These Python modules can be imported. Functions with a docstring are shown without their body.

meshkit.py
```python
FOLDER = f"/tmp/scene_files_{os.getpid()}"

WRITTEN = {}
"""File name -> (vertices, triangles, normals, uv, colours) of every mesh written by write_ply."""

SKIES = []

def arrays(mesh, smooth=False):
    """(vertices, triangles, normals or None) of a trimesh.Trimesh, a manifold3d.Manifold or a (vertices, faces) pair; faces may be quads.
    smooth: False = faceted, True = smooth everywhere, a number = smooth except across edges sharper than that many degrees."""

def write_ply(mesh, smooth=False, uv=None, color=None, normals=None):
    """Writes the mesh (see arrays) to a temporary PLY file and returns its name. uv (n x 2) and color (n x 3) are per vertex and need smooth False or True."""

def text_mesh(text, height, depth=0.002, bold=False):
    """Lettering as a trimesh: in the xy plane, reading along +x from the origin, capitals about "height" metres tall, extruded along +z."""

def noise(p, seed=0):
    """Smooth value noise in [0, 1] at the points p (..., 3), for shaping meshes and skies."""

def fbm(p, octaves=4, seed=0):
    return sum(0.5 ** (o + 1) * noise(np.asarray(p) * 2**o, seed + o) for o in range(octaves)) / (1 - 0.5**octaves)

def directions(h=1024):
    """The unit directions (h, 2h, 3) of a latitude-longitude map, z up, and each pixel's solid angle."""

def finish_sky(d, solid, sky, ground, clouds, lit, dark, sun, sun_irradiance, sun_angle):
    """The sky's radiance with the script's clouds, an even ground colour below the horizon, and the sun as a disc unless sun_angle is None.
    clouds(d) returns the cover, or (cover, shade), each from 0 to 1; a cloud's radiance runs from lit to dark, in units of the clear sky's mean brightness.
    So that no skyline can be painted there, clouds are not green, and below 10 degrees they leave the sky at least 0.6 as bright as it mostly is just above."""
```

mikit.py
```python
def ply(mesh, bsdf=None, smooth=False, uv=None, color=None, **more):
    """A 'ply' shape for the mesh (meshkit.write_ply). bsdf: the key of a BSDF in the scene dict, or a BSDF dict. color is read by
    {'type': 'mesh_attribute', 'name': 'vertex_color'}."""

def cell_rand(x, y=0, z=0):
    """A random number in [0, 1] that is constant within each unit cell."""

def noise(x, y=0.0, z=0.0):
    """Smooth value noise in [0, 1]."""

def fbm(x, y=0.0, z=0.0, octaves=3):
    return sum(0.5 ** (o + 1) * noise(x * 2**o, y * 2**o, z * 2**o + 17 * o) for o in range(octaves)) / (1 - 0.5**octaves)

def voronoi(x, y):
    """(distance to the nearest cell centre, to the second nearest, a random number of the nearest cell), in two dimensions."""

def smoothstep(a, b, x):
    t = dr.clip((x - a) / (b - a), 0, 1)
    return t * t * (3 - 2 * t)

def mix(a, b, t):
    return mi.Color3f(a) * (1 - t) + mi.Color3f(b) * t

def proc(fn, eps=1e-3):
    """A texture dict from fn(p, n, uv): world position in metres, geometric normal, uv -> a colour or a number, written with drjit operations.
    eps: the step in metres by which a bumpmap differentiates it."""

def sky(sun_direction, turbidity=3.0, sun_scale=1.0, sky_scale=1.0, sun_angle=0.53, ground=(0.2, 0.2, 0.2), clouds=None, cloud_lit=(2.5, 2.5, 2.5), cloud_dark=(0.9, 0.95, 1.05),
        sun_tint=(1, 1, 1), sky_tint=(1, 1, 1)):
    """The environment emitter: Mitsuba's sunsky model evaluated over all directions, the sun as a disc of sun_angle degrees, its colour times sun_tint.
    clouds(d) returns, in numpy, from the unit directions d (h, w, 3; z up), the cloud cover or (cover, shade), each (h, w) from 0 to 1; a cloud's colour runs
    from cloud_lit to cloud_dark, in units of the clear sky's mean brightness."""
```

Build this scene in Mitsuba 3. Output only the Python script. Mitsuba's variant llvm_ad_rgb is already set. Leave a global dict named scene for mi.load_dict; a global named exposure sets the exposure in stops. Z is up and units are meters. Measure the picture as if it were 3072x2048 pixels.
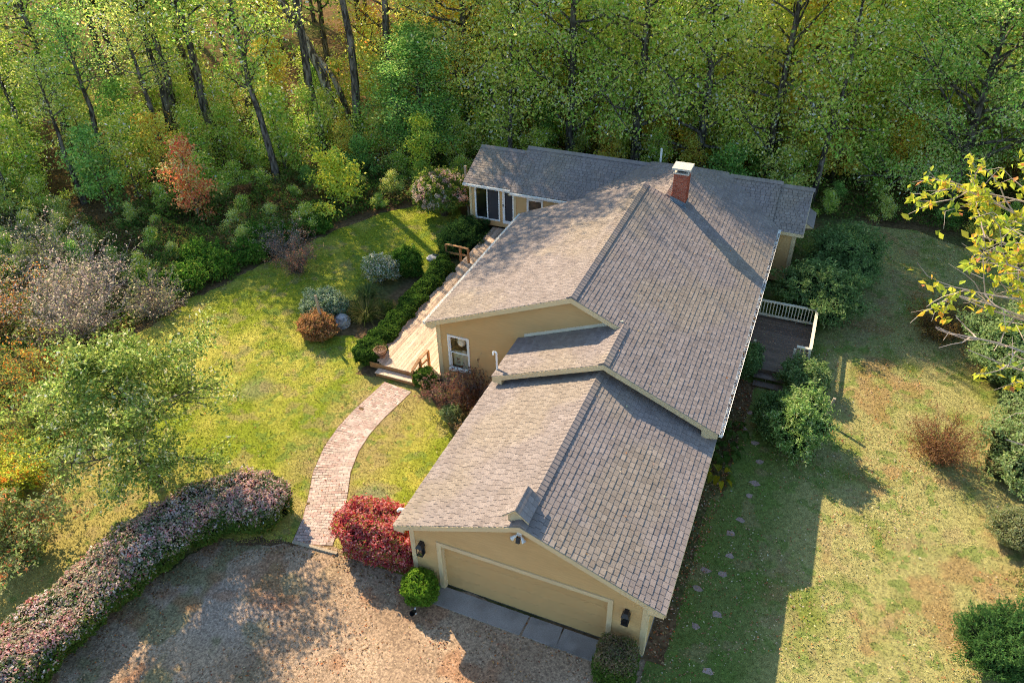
import math
import numpy as np
import drjit as dr
import mitsuba as mi
import trimesh
import shapely
from shapely.geometry import Polygon, box as sbox, LineString
import meshkit
import mikit
from mikit import proc, noise, fbm, voronoi, cell_rand, smoothstep, mix

T = mi.ScalarTransform4f
scene, labels = {}, {}
PI = math.pi

# ------------------------------------------------------------------ camera, sky, exposure
CAM = np.array([8.568, -12.273, 19.240])
FWD = np.array([-0.32122641, 0.74474133, -0.58495636])
UP = np.array([-0.2113365, 0.54573966, 0.81086689])
scene['camera'] = {'type': 'perspective', 'fov': 67.1227, 'fov_axis': 'x', 'near_clip': 0.1, 'far_clip': 2000.0,
                   'to_world': T().look_at(origin=CAM.tolist(), target=(CAM + FWD).tolist(), up=UP.tolist())}
scene['sky'] = mikit.sky((-1.15, 0.77, 1.0), turbidity=3.0, sky_scale=1.3, sun_tint=(1.0, 0.98, 0.94), sky_tint=(1.06, 1.0, 0.91))
exposure = 2.92


# ------------------------------------------------------------------ materials
def rgb(c):
    return {'type': 'rgb', 'value': [float(x) for x in c]}


def two(d):
    return {'type': 'twosided', 'bsdf': d}


def paint(key, c, rough=0.6, spec=0.4):
    scene[key] = two({'type': 'principled', 'base_color': rgb(c) if isinstance(c, (tuple, list)) else c, 'roughness': rough, 'specular': spec})


VC = {'type': 'mesh_attribute', 'name': 'vertex_color'}
scene['leaf'] = {'type': 'principledthin', 'base_color': VC, 'roughness': 0.6, 'diff_trans': 1.05, 'spec_trans': 0.0, 'eta': 1.18}
scene['tinted'] = two({'type': 'diffuse', 'reflectance': VC})


def bark_fn(p, n, uv):
    v = fbm(p.x * 9, p.y * 9, p.z * 2.2, 3)
    w = noise(p.x * 30, p.y * 30, p.z * 6)
    return mix((0.05, 0.042, 0.035), (0.22, 0.19, 0.16), smoothstep(0.3, 0.75, v)) * (0.7 + 0.6 * w)


scene['bark'] = two({'type': 'diffuse', 'reflectance': proc(bark_fn)})


def pale_bark_fn(p, n, uv):
    v = fbm(p.x * 7, p.y * 7, p.z * 1.2, 3)
    return mix((0.09, 0.075, 0.06), (0.46, 0.39, 0.31), smoothstep(0.38, 0.62, v))


scene['pale_bark'] = two({'type': 'diffuse', 'reflectance': proc(pale_bark_fn)})


def shingle_fn(p, n, uv):
    a = noise(p.x * 90, p.y * 90, p.z * 90)
    b = fbm(p.x * 0.55, p.y * 0.55, p.z * 0.55, 3)
    c = mix((0.215, 0.184, 0.172), (0.270, 0.236, 0.224), uv.x)
    c = c * (0.80 + 0.40 * a) * (0.93 + 0.14 * uv.y)
    c = mix(c, c * mi.Color3f(1.05, 1.04, 0.93), smoothstep(0.45, 0.7, b))
    return c * (0.90 + 0.2 * fbm(p.x * 2.2, p.y * 2.2, p.z * 2.2, 2))


scene['shingle'] = two({'type': 'diffuse', 'reflectance': proc(shingle_fn)})


def siding_fn(p, n, uv):
    b = fbm(p.x * 1.3 + 3, p.y * 1.3, p.z * 3.0, 3)
    g = noise(p.x * 6, p.y * 6, p.z * 70)
    c = mix((0.52, 0.325, 0.135), (0.58, 0.375, 0.165), b)
    return c * (0.93 + 0.14 * g)


scene['siding'] = two({'type': 'principled', 'base_color': proc(siding_fn), 'roughness': 0.62, 'specular': 0.3})
paint('trim', (0.60, 0.47, 0.27), 0.5)
paint('white', (0.78, 0.77, 0.73), 0.4)
paint('cream', (0.66, 0.60, 0.46), 0.5)
paint('dark', (0.02, 0.02, 0.022), 0.4)
paint('underlay', (0.05, 0.045, 0.042), 0.9, 0.1)
paint('interior', (0.16, 0.145, 0.115), 0.9, 0.1)
paint('sage', (0.42, 0.44, 0.30), 0.9, 0.1)
paint('curtain', (0.75, 0.68, 0.52), 0.9, 0.1)
paint('screen', (0.045, 0.045, 0.05), 0.7, 0.2)
paint('mortar', (0.42, 0.36, 0.30), 0.9, 0.1)
paint('flashing', (0.16, 0.19, 0.22), 0.45)
paint('cap_metal', (0.50, 0.48, 0.43), 0.45)
scene['glass'] = {'type': 'thindielectric', 'int_ior': 1.5}


def brick_fn(p, n, uv):
    a = noise(p.x * 40, p.y * 40, p.z * 40)
    return mix((0.30, 0.075, 0.045), (0.44, 0.135, 0.08), uv.x) * (0.8 + 0.4 * a)


scene['brick'] = two({'type': 'diffuse', 'reflectance': proc(brick_fn)})


def paver_fn(p, n, uv):
    a = fbm(p.x * 12, p.y * 12, 0, 3)
    c = mix((0.40, 0.285, 0.245), (0.60, 0.475, 0.425), uv.x)
    c = mix(c, mi.Color3f(0.40, 0.34, 0.29), smoothstep(0.45, 0.75, uv.y) * 0.6)
    return c * (0.72 + 0.5 * a)


scene['paver'] = two({'type': 'diffuse', 'reflectance': proc(paver_fn)})


def deck_fn(p, n, uv):
    g = noise(p.x * 60, p.y * 2.5, 3.0)
    h = fbm(p.x * 3, p.y * 0.8, 1.0, 3)
    c = mix((0.30, 0.205, 0.14), (0.60, 0.46, 0.34), uv.x * 0.7 + 0.4 * h)
    return c * (0.75 + 0.5 * g)


scene['deck_wood'] = two({'type': 'principled', 'base_color': proc(deck_fn), 'roughness': 0.65, 'specular': 0.3})


def deck2_fn(p, n, uv):
    g = noise(p.x * 2.5, p.y * 60, 3.0)
    h = fbm(p.x * 0.9, p.y * 2.5, 1.0, 3)
    c = mix((0.085, 0.058, 0.045), (0.17, 0.12, 0.09), uv.x * 0.6 + 0.5 * h)
    return c * (0.7 + 0.6 * g)


scene['stained_wood'] = two({'type': 'principled', 'base_color': proc(deck2_fn), 'roughness': 0.5, 'specular': 0.4})


def cedar_fn(p, n, uv):
    g = fbm(p.x * 14, p.y * 14, p.z * 8, 3)
    return mix((0.26, 0.12, 0.045), (0.46, 0.25, 0.11), g)


scene['cedar'] = two({'type': 'principled', 'base_color': proc(cedar_fn), 'roughness': 0.6, 'specular': 0.3})


def oldwood_fn(p, n, uv):
    g = fbm(p.x * 30, p.y * 30, p.z * 5, 3)
    return mix((0.22, 0.18, 0.13), (0.50, 0.43, 0.33), g)


scene['old_wood'] = two({'type': 'diffuse', 'reflectance': proc(oldwood_fn)})


def rock_fn(p, n, uv):
    g = fbm(p.x * 7, p.y * 7, p.z * 7, 4)
    d = noise(p.x * 45, p.y * 45, p.z * 45)
    return mix((0.16, 0.16, 0.165), (0.42, 0.43, 0.44), smoothstep(0.3, 0.7, g)) * (0.75 + 0.5 * d)


scene['rock'] = two({'type': 'diffuse', 'reflectance': proc(rock_fn)})


def pinkstone_fn(p, n, uv):
    g = fbm(p.x * 9, p.y * 9, p.z * 9, 3)
    return mix((0.28, 0.19, 0.165), (0.46, 0.345, 0.31), g)


scene['pink_stone'] = two({'type': 'diffuse', 'reflectance': proc(pinkstone_fn)})


def concrete_fn(p, n, uv):
    g = fbm(p.x * 2.2, p.y * 2.2, 0.0, 4)
    d = noise(p.x * 70, p.y * 70, 0.0)
    st = smoothstep(0.55, 0.7, fbm(p.x * 1.1 + 9, p.y * 1.1, 0.0, 3))
    return mix((0.20, 0.18, 0.165), (0.36, 0.335, 0.31), g) * (0.85 + 0.3 * d) * (1 - 0.25 * st)


scene['concrete'] = two({'type': 'diffuse', 'reflectance': proc(concrete_fn)})


def lawn_fn(p, n, uv):
    x, y = p.x, p.y
    n1 = fbm(x * 0.28 + 5, y * 0.28, 0.0, 4)
    n2 = fbm(x * 1.1, y * 1.1 + 7, 0.0, 3)
    n3 = noise(x * 14, y * 14, 0.0)
    n4 = noise(x * 45, y * 45, 0.0)
    left = mix((0.185, 0.225, 0.026), (0.36, 0.335, 0.070), smoothstep(0.35, 0.65, n1 * 0.6 + n2 * 0.4))
    # thin dry turf along the brick path and near the drive
    dpath = dr.abs(x + 5.0 - 0.16 * dr.maximum(0, 3.8 - y) * dr.maximum(0, 3.8 - y) * 0.9)
    dry = smoothstep(2.6, 0.6, dpath) * smoothstep(9.5, 7.5, y) * smoothstep(0.38, 0.6, n2 + 0.12)
    dry = dr.maximum(dry, smoothstep(2.5, -1.5, y) * smoothstep(-6.2, -7.5, x) * 0.8)
    left = mix(left, mi.Color3f(0.28, 0.225, 0.095), dry * 0.85)
    clover = smoothstep(0.9, 0.3, dr.sqrt(dr.square(x + 2.9) + dr.square(y - 2.3))) + smoothstep(1.0, 0.3, dr.sqrt(dr.square(x + 10.2) + dr.square(y - 5.6))) * 0.7
    left = mix(left, mi.Color3f(0.19, 0.20, 0.11), dr.clip(clover, 0, 1) * 0.85)
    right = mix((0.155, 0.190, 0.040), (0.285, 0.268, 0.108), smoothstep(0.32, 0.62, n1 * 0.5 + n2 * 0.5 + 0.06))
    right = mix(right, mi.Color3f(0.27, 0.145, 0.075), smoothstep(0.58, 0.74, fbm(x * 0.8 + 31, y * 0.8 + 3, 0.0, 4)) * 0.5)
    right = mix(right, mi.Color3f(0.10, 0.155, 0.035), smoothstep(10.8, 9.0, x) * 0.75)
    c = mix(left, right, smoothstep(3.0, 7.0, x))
    weed = smoothstep(0.60, 0.70, fbm(x * 2.6 + 40, y * 2.6 + 11, 0.0, 3))
    c = mix(c, mi.Color3f(0.12, 0.185, 0.04), weed * 0.6)
    worn = smoothstep(0.60, 0.72, fbm(x * 1.7 + 70, y * 1.7 + 5, 0.0, 4))
    c = mix(c, mi.Color3f(0.27, 0.205, 0.11), worn * 0.45)
    return c * (0.78 + 0.44 * n3) * (0.8 + 0.4 * n4)


LAWN = proc(lawn_fn)
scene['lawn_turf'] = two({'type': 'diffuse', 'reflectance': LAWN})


def drive_fn(p, n, uv):
    x, y = p.x, p.y
    n1 = fbm(x * 0.7, y * 0.7, 0.0, 4)
    n2 = noise(x * 22, y * 22, 0.0)
    n3 = noise(x * 55, y * 55, 0.0)
    c = mix((0.225, 0.155, 0.102), (0.41, 0.305, 0.21), n1)
    grey = smoothstep(1.6, 0.5, dr.sqrt(dr.square(x + 4.6) * 0.4 + dr.square(y + 3.0)))
    c = mix(c, mi.Color3f(0.33, 0.28, 0.25), grey * 0.45)
    green = smoothstep(0.45, 0.62, fbm(x * 1.2 + 4, y * 1.2, 0.0, 3)) * smoothstep(-1.5, -4.5, x)
    c = mix(c, mi.Color3f(0.15, 0.15, 0.06), green * 0.6)
    red = smoothstep(0.6, 0.72, fbm(x * 0.9 + 14, y * 0.9 + 3, 0.0, 3))
    c = mix(c, mi.Color3f(0.30, 0.14, 0.07), red * 0.5)
    return c * (0.6 + 0.8 * n2) * (0.7 + 0.6 * n3)


scene['gravel'] = two({'type': 'diffuse', 'reflectance': proc(drive_fn)})


def floor_fn(p, n, uv):
    x, y = p.x, p.y
    n1 = fbm(x * 0.6, y * 0.6, 0.0, 4)
    n2 = noise(x * 12, y * 12, 0.0)
    c = mix((0.07, 0.05, 0.028), (0.20, 0.13, 0.07), n1)
    c = mix(c, mi.Color3f(0.07, 0.09, 0.03), smoothstep(0.5, 0.65, fbm(x * 0.3 + 8, y * 0.3, 0.0, 3)) * 0.7)
    return c * (0.6 + 0.8 * n2)


scene['litter'] = two({'type': 'diffuse', 'reflectance': proc(floor_fn)})


# ------------------------------------------------------------------ mesh helpers
class MB:
    """Collects vertices, faces and per-vertex uv."""

    def __init__(self):
        self.v, self.f, self.uv, self.n = [], [], [], 0

    def add(self, v, f, uv=(0.5, 0.5)):
        v = np.asarray(v, float)
        f = np.asarray(f, int)
        if f.shape[1] == 4:
            f = np.vstack([f[:, [0, 1, 2]], f[:, [0, 2, 3]]])
        self.v.append(v)
        self.f.append(f + self.n)
        u = np.asarray(uv, float)
        self.uv.append(np.tile(u, (len(v), 1)) if u.ndim == 1 else u)
        self.n += len(v)
        return self

    def box(self, x0, x1, y0, y1, z0, z1, uv=(0.5, 0.5)):
        v = [(x, y, z) for x in (x0, x1) for y in (y0, y1) for z in (z0, z1)]
        return self.add(v, [(0, 1, 3, 2), (4, 6, 7, 5), (0, 4, 5, 1), (2, 3, 7, 6), (0, 2, 6, 4), (1, 5, 7, 3)], uv)

    def bar(self, a, b, w, h, up=(0, 0, 1), uv=(0.5, 0.5)):
        a, b = np.asarray(a, float), np.asarray(b, float)
        d = (b - a) / np.linalg.norm(b - a)
        s = np.cross(d, up)
        s = s / np.linalg.norm(s) if np.linalg.norm(s) > 1e-6 else np.array([1.0, 0, 0])
        t = np.cross(s, d)
        c = [a + s * i * w / 2 + t * j * h / 2 for i, j in ((-1, -1), (1, -1), (1, 1), (-1, 1))]
        e = [p + (b - a) for p in c]
        return self.add(c + e, [(0, 3, 2, 1), (4, 5, 6, 7), (0, 1, 5, 4), (1, 2, 6, 5), (2, 3, 7, 6), (3, 0, 4, 7)], uv)

    def poly(self, pts, thick_vec, uv=(0.5, 0.5)):
        """A planar convex polygon extruded by thick_vec."""
        a = np.asarray(pts, float)
        b = a + np.asarray(thick_vec, float)
        k = len(a)
        f = [(0, i, i + 1) for i in range(1, k - 1)] + [(k, k + i + 1, k + i) for i in range(1, k - 1)]
        for i in range(k):
            j = (i + 1) % k
            f += [(i, k + i, k + j), (i, k + j, j)]
        return self.add(np.vstack([a, b]), f, uv)

    def arrays(self):
        return np.vstack(self.v), np.vstack(self.f), np.vstack(self.uv)

    def mesh(self):
        v, f, _ = self.arrays()
        return trimesh.Trimesh(v, f, process=False)


def numbered(key):
    if key not in scene and key not in labels:
        return key
    i = 1
    while f'{key}_{i:03d}' in scene or f'{key}_{i:03d}' in labels:
        i += 1
    return f'{key}_{i:03d}'


COUNT = {}


def fresh(parent, name):
    """The next free key of a part called name under parent."""
    base = f'{parent}__{name}' if parent else name
    i = COUNT.get(base, 0)
    COUNT[base] = i + 1
    return base if i == 0 else f'{base}_{i:03d}'


def thing(name, label, cat, group=None):
    key = fresh(None, name)
    labels[key] = {'label': label, 'category': cat}
    if group:
        labels[key]['group'] = group
    return key


def part(parent, name, mb, bsdf, smooth=False, stuff=False):
    key = fresh(parent, name)
    if isinstance(mb, MB):
        v, f, uv = mb.arrays()
        scene[key] = mikit.ply((v, f), bsdf, smooth=smooth, uv=uv if smooth is False else None)
    else:
        scene[key] = mikit.ply(mb, bsdf, smooth=smooth)
    if stuff:
        labels[key] = {'kind': 'stuff'}
    return key


def pieces(parent, name, mb, bsdf):
    """Each piece added to mb as a part of its own."""
    at = 0
    for v, f, uv in zip(mb.v, mb.f, mb.uv):
        part(parent, name, MB().add(v, f - at, uv), bsdf)
        at += len(v)


def cpart(parent, name, v, f, col, bsdf='tinted', stuff=False, smooth=False):
    key = fresh(parent, name)
    scene[key] = mikit.ply((v, f), bsdf, smooth=smooth, color=col)
    if stuff:
        labels[key] = {'kind': 'stuff'}
    return key


def struct(name, mb, bsdf, label=None, kind='structure', smooth=False):
    key = part(None, name, mb, bsdf, smooth)
    labels[key] = {'kind': kind}
    if label:
        labels[key]['label'] = label
    return key


def tri_poly(poly):
    """(2-D vertices, triangles) of a shapely polygon."""
    v, f = trimesh.creation.triangulate_polygon(poly, engine='earcut')
    return np.asarray(v), np.asarray(f)


def polys(g):
    if g.is_empty:
        return []
    return [q for q in (getattr(g, 'geoms', None) or [g]) if q.geom_type == 'Polygon' and q.area > 1e-6]


def tubes(lines, sides=4):
    """One (v, f) of many tapered tubes; each line is (points, radii)."""
    V, F, n = [], [], 0
    ang = np.arange(sides) * 2 * PI / sides
    for P, R in lines:
        P, R = np.asarray(P, float), np.asarray(R, float)
        d = np.gradient(P, axis=0)
        d /= np.linalg.norm(d, axis=1, keepdims=True) + 1e-12
        ref = np.array([0, 0, 1.0]) if abs(d[0][2]) < 0.8 else np.array([1.0, 0, 0])
        s = np.cross(d, ref)
        s /= np.linalg.norm(s, axis=1, keepdims=True) + 1e-12
        t = np.cross(s, d)
        ring = P[:, None] + R[:, None, None] * (np.cos(ang)[None, :, None] * s[:, None] + np.sin(ang)[None, :, None] * t[:, None])
        k = len(P)
        V.append(ring.reshape(-1, 3))
        i = np.arange(k - 1)[:, None] * sides
        j = np.arange(sides)[None]
        a, b = i + j, i + (j + 1) % sides
        F.append(np.stack([a, b, b + sides, a, b + sides, a + sides], -1).reshape(-1, 3) + n)
        n += k * sides
    return np.vstack(V), np.vstack(F)


def leaf_mesh(c, n, size, rng, width=0.55, fold=0.12, droop=None):
    """Folded diamond leaves at the points c with normals n: (v, f), four vertices each."""
    N = len(c)
    size = np.broadcast_to(size, (N,))[:, None]
    r = rng.normal(size=(N, 3)) if droop is None else droop
    t = r - (r * n).sum(1, keepdims=True) * n
    t /= np.linalg.norm(t, axis=1, keepdims=True) + 1e-9
    b = np.cross(n, t)
    v = np.stack([c - t * size * 0.5, c + b * size * width * 0.5 + n * size * fold, c + t * size * 0.5, c - b * size * width * 0.5 + n * size * fold], 1).reshape(-1, 3)
    i = np.arange(N)[:, None] * 4
    f = np.hstack([i, i + 1, i + 2, i, i + 2, i + 3]).reshape(-1, 3)
    return v, f


def unit(a):
    return a / (np.linalg.norm(a, axis=-1, keepdims=True) + 1e-9)


def leaf_colors(pal, w, N, rng, jitter=0.25, pos=None, patch=0.0, scale=1.0):
    pal = np.asarray(pal, float)
    w = np.asarray(w, float) / np.sum(w)
    k = rng.choice(len(pal), N, p=w)
    if pos is not None and patch > 0:   # colours gather in patches
        m = meshkit.fbm(pos / scale, 3, 11)
        rank = np.clip((m - 0.28) / 0.44, 0, 0.999)
        kk = np.searchsorted(np.cumsum(w), rank)
        k = np.where(rng.random(N) < patch, np.minimum(kk, len(pal) - 1), k)
    c = pal[k] * rng.uniform(1 - jitter, 1 + jitter, (N, 1)) * rng.uniform(1 - jitter * 0.4, 1 + jitter * 0.4, (N, 3))
    return np.repeat(np.clip(c * 1.7, 0.004, 0.85), 4, axis=0)


GREENS = [(0.045, 0.085, 0.018), (0.06, 0.115, 0.022), (0.085, 0.14, 0.028), (0.12, 0.17, 0.035)]
YELLOWS = [(0.20, 0.22, 0.03), (0.28, 0.24, 0.03), (0.32, 0.20, 0.025)]
ORANGES = [(0.30, 0.15, 0.02), (0.34, 0.11, 0.02), (0.22, 0.14, 0.03)]
REDS = [(0.32, 0.035, 0.025), (0.24, 0.025, 0.03), (0.36, 0.09, 0.05)]

# ------------------------------------------------------------------ ground
def ragged(pts, amp, seed, step=0.35):
    """The closed outline with an uneven edge."""
    ring = LineString(list(pts) + [pts[0]]).segmentize(step)
    p = np.array(ring.coords)[:-1]
    q = np.column_stack([p * 1.1, np.full(len(p), seed)])
    r = np.column_stack([p * 4.0, np.full(len(p), seed)])
    off = np.column_stack([meshkit.fbm(q, 3, seed) - .5, meshkit.fbm(q, 3, seed + 9) - .5]) * amp * 2 + np.column_stack([meshkit.noise(r, seed) - .5, meshkit.noise(r, seed + 5) - .5]) * amp * .6
    g = Polygon(p + off).buffer(0)
    return max(polys(g), key=lambda t: t.area)


def sheet(key, pts, z, bsdf, label=None, kind='structure', step=None):
    v2, f = tri_poly(pts if isinstance(pts, Polygon) else Polygon(pts))
    v = np.column_stack([v2, np.full(len(v2), z)])
    n = np.cross(v[f[:, 1]] - v[f[:, 0]], v[f[:, 2]] - v[f[:, 0]])[:, 2]
    f = np.where((n < 0)[:, None], f[:, ::-1], f)
    m = MB().add(v, f)
    return struct(key, m, bsdf, label, kind)


LAWN_L = [(-17.6, 8.0), (-17.0, 10.5), (-16.6, 12.3), (-15.8, 14.6), (-15.3, 16.4), (-14.7, 18.4), (-13.5, 20.6), (-12.0, 22.4), (-9.5, 22.6), (-8.0, 20.9), (-8.0, 16.5),
          (-6.9, 8.0), (-3.4, 8.6), (0.05, 8.6), (0.05, 0.0), (-2.9, -0.15), (-4.2, -0.25), (-6.6, -1.2), (-8.0, -3.5), (-8.4, -7.0), (-9.5, -10.0), (-14.0, -8.0), (-16.5, -3.0), (-17.8, 2.0)]
LAWN_R = [(6.95, -12.0), (7.0, -0.6), (7.15, 8.0), (7.2, 22.0), (8.2, 26.5), (10.5, 28.6), (13.9, 28.9), (17.5, 27.0), (24.0, 24.0), (30.0, 10.0), (26.0, -8.0), (16.0, -12.0)]
DRIVE = [(-8.6, -12.0), (-8.2, -6.0), (-7.7, -3.4), (-6.4, -1.0), (-4.2, -0.2), (-2.9, -0.1), (0.0, 0.0), (6.9, 0.0), (7.25, -0.8), (7.3, -12.0)]
sheet('ground', [(-400, -400), (400, -400), (400, 400), (-400, 400)], 0.0, 'litter', 'leaf littered woodland floor round the yard')
sheet('lawn', ragged(LAWN_L, .5, 3), 0.004, 'lawn_turf', 'yellow green lawn left of the house')
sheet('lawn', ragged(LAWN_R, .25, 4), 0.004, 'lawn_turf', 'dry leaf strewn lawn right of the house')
sheet('driveway', ragged(DRIVE, .38, 5), 0.012, 'gravel', 'dusty brown gravel driveway in front of the garage')

apron = 'concrete_apron'
labels[apron] = {'kind': 'structure', 'label': 'cracked grey concrete apron along the garage door'}
for a, b, e0, e1 in ((0.72, 3.62, 0.0, -0.05), (3.64, 4.62, -0.05, 0.03), (4.645, 6.05, 0.03, 0.0)):
    m = MB()
    m.poly([(a, -0.62, 0.045), (b + e1, -0.64, 0.045), (b, 0.02, 0.05), (a + 0.03, 0.02, 0.05)], (0, 0, -0.1))
    part(apron, 'slab', m, 'concrete')

# ------------------------------------------------------------------ brick path
rng = np.random.default_rng(5)
PATH = np.array([(-5.02, 7.75), (-5.12, 6.9), (-5.25, 5.9), (-5.28, 4.9), (-5.17, 3.9), (-4.85, 2.8), (-4.35, 1.8), (-3.95, 0.9), (-3.70, 0.0), (-3.62, -0.2)])
seg = np.r_[0, np.cumsum(np.linalg.norm(np.diff(PATH, axis=0), axis=1))]
bricks = []
rows = int(seg[-1] / 0.112)
for i in range(rows):
    s = (i + 0.5) * 0.112
    c = np.array([np.interp(s, seg, PATH[:, k]) for k in (0, 1)])
    d = np.array([np.interp(s + 0.3, seg, PATH[:, k]) - np.interp(s - 0.3, seg, PATH[:, k]) for k in (0, 1)])
    d /= np.linalg.norm(d)
    a = np.array([-d[1], d[0]])
    for j in range(-4, 4):
        lo, hi = (j + 0.5 * (i % 2)) * 0.218, (j + 1 + 0.5 * (i % 2)) * 0.218
        lo, hi = max(lo, -0.654), min(hi, 0.654)
        if hi - lo < 0.06 or rng.random() < 0.004:
            continue
        off, hl = (lo + hi) / 2, (hi - lo) / 2 - 0.005
        q = c + a * off + rng.normal(0, 0.002, 2)
        th = rng.normal(0, 0.008)
        u_ = a * math.cos(th) + d * math.sin(th)
        w_ = -a * math.sin(th) + d * math.cos(th)
        z = 0.022 + rng.normal(0, 0.0018)
        tl = rng.normal(0, 0.0025, 2)
        top = [np.r_[q + u_ * sx * hl + w_ * sy * 0.0505, z + sx * tl[0] + sy * tl[1]] for sx, sy in ((-1, -1), (1, -1), (1, 1), (-1, 1))]
        bricks.append((top, rng.random(2)))
bricks.sort(key=lambda b: np.linalg.norm(np.mean(b[0], 0) - CAM))
labels['brick_path'] = {'kind': 'structure', 'label': 'curved pink brick garden path from driveway to deck steps'}
v2, f2 = tri_poly(LineString(PATH).buffer(0.67, cap_style=2))
v3 = np.column_stack([v2, np.full(len(v2), 0.010)])
f2 = f2 if np.cross(*(v3[f2[0][k]] - v3[f2[0][0]] for k in (1, 2)))[2] > 0 else f2[:, ::-1]
scene['brick_path'] = mikit.ply((v3, f2), 'litter')
rest = MB()
for i, (top, c) in enumerate(bricks):
    m = MB() if i < 300 else rest
    m.poly(top, (0, 0, -0.06), c)
    if i < 300:
        part('brick_path', 'brick', m, 'paver')
part('brick_path', 'bricks', rest, 'paver', stuff=True)
k = thing('edging_plank', 'pale weathered timber edging plank lying across the driveway end of the brick path', 'plank')
part(k, 'plank', MB().bar((-4.28, -0.26, 0.03), (-2.72, -0.14, 0.03), 0.09, 0.09), 'old_wood')

# ------------------------------------------------------------------ the house
H = 'house'
labels[H] = {'label': 'tan clapboard house with grey brown shingle roofs and attached garage', 'category': 'house'}
S = 0.443


class Roof:
    """One roof slope: origin at the eave, u along the eave, v up the slope."""

    def __init__(self, origin, u, v):
        self.o, self.u = np.asarray(origin, float), unit(np.asarray(u, float))
        v = np.asarray(v, float)
        self.v = unit(v - self.u * (v @ self.u))
        self.n = np.cross(self.u, self.v)
        if self.n[2] < 0:
            self.n = -self.n

    def uv(self, p):
        d = np.asarray(p, float) - self.o
        return d @ self.u, d @ self.v

    def at(self, a, b, h=0.0):
        return self.o + self.u * a + self.v * b + self.n * h


TABS = []
roof_rng = np.random.default_rng(21)


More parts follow.
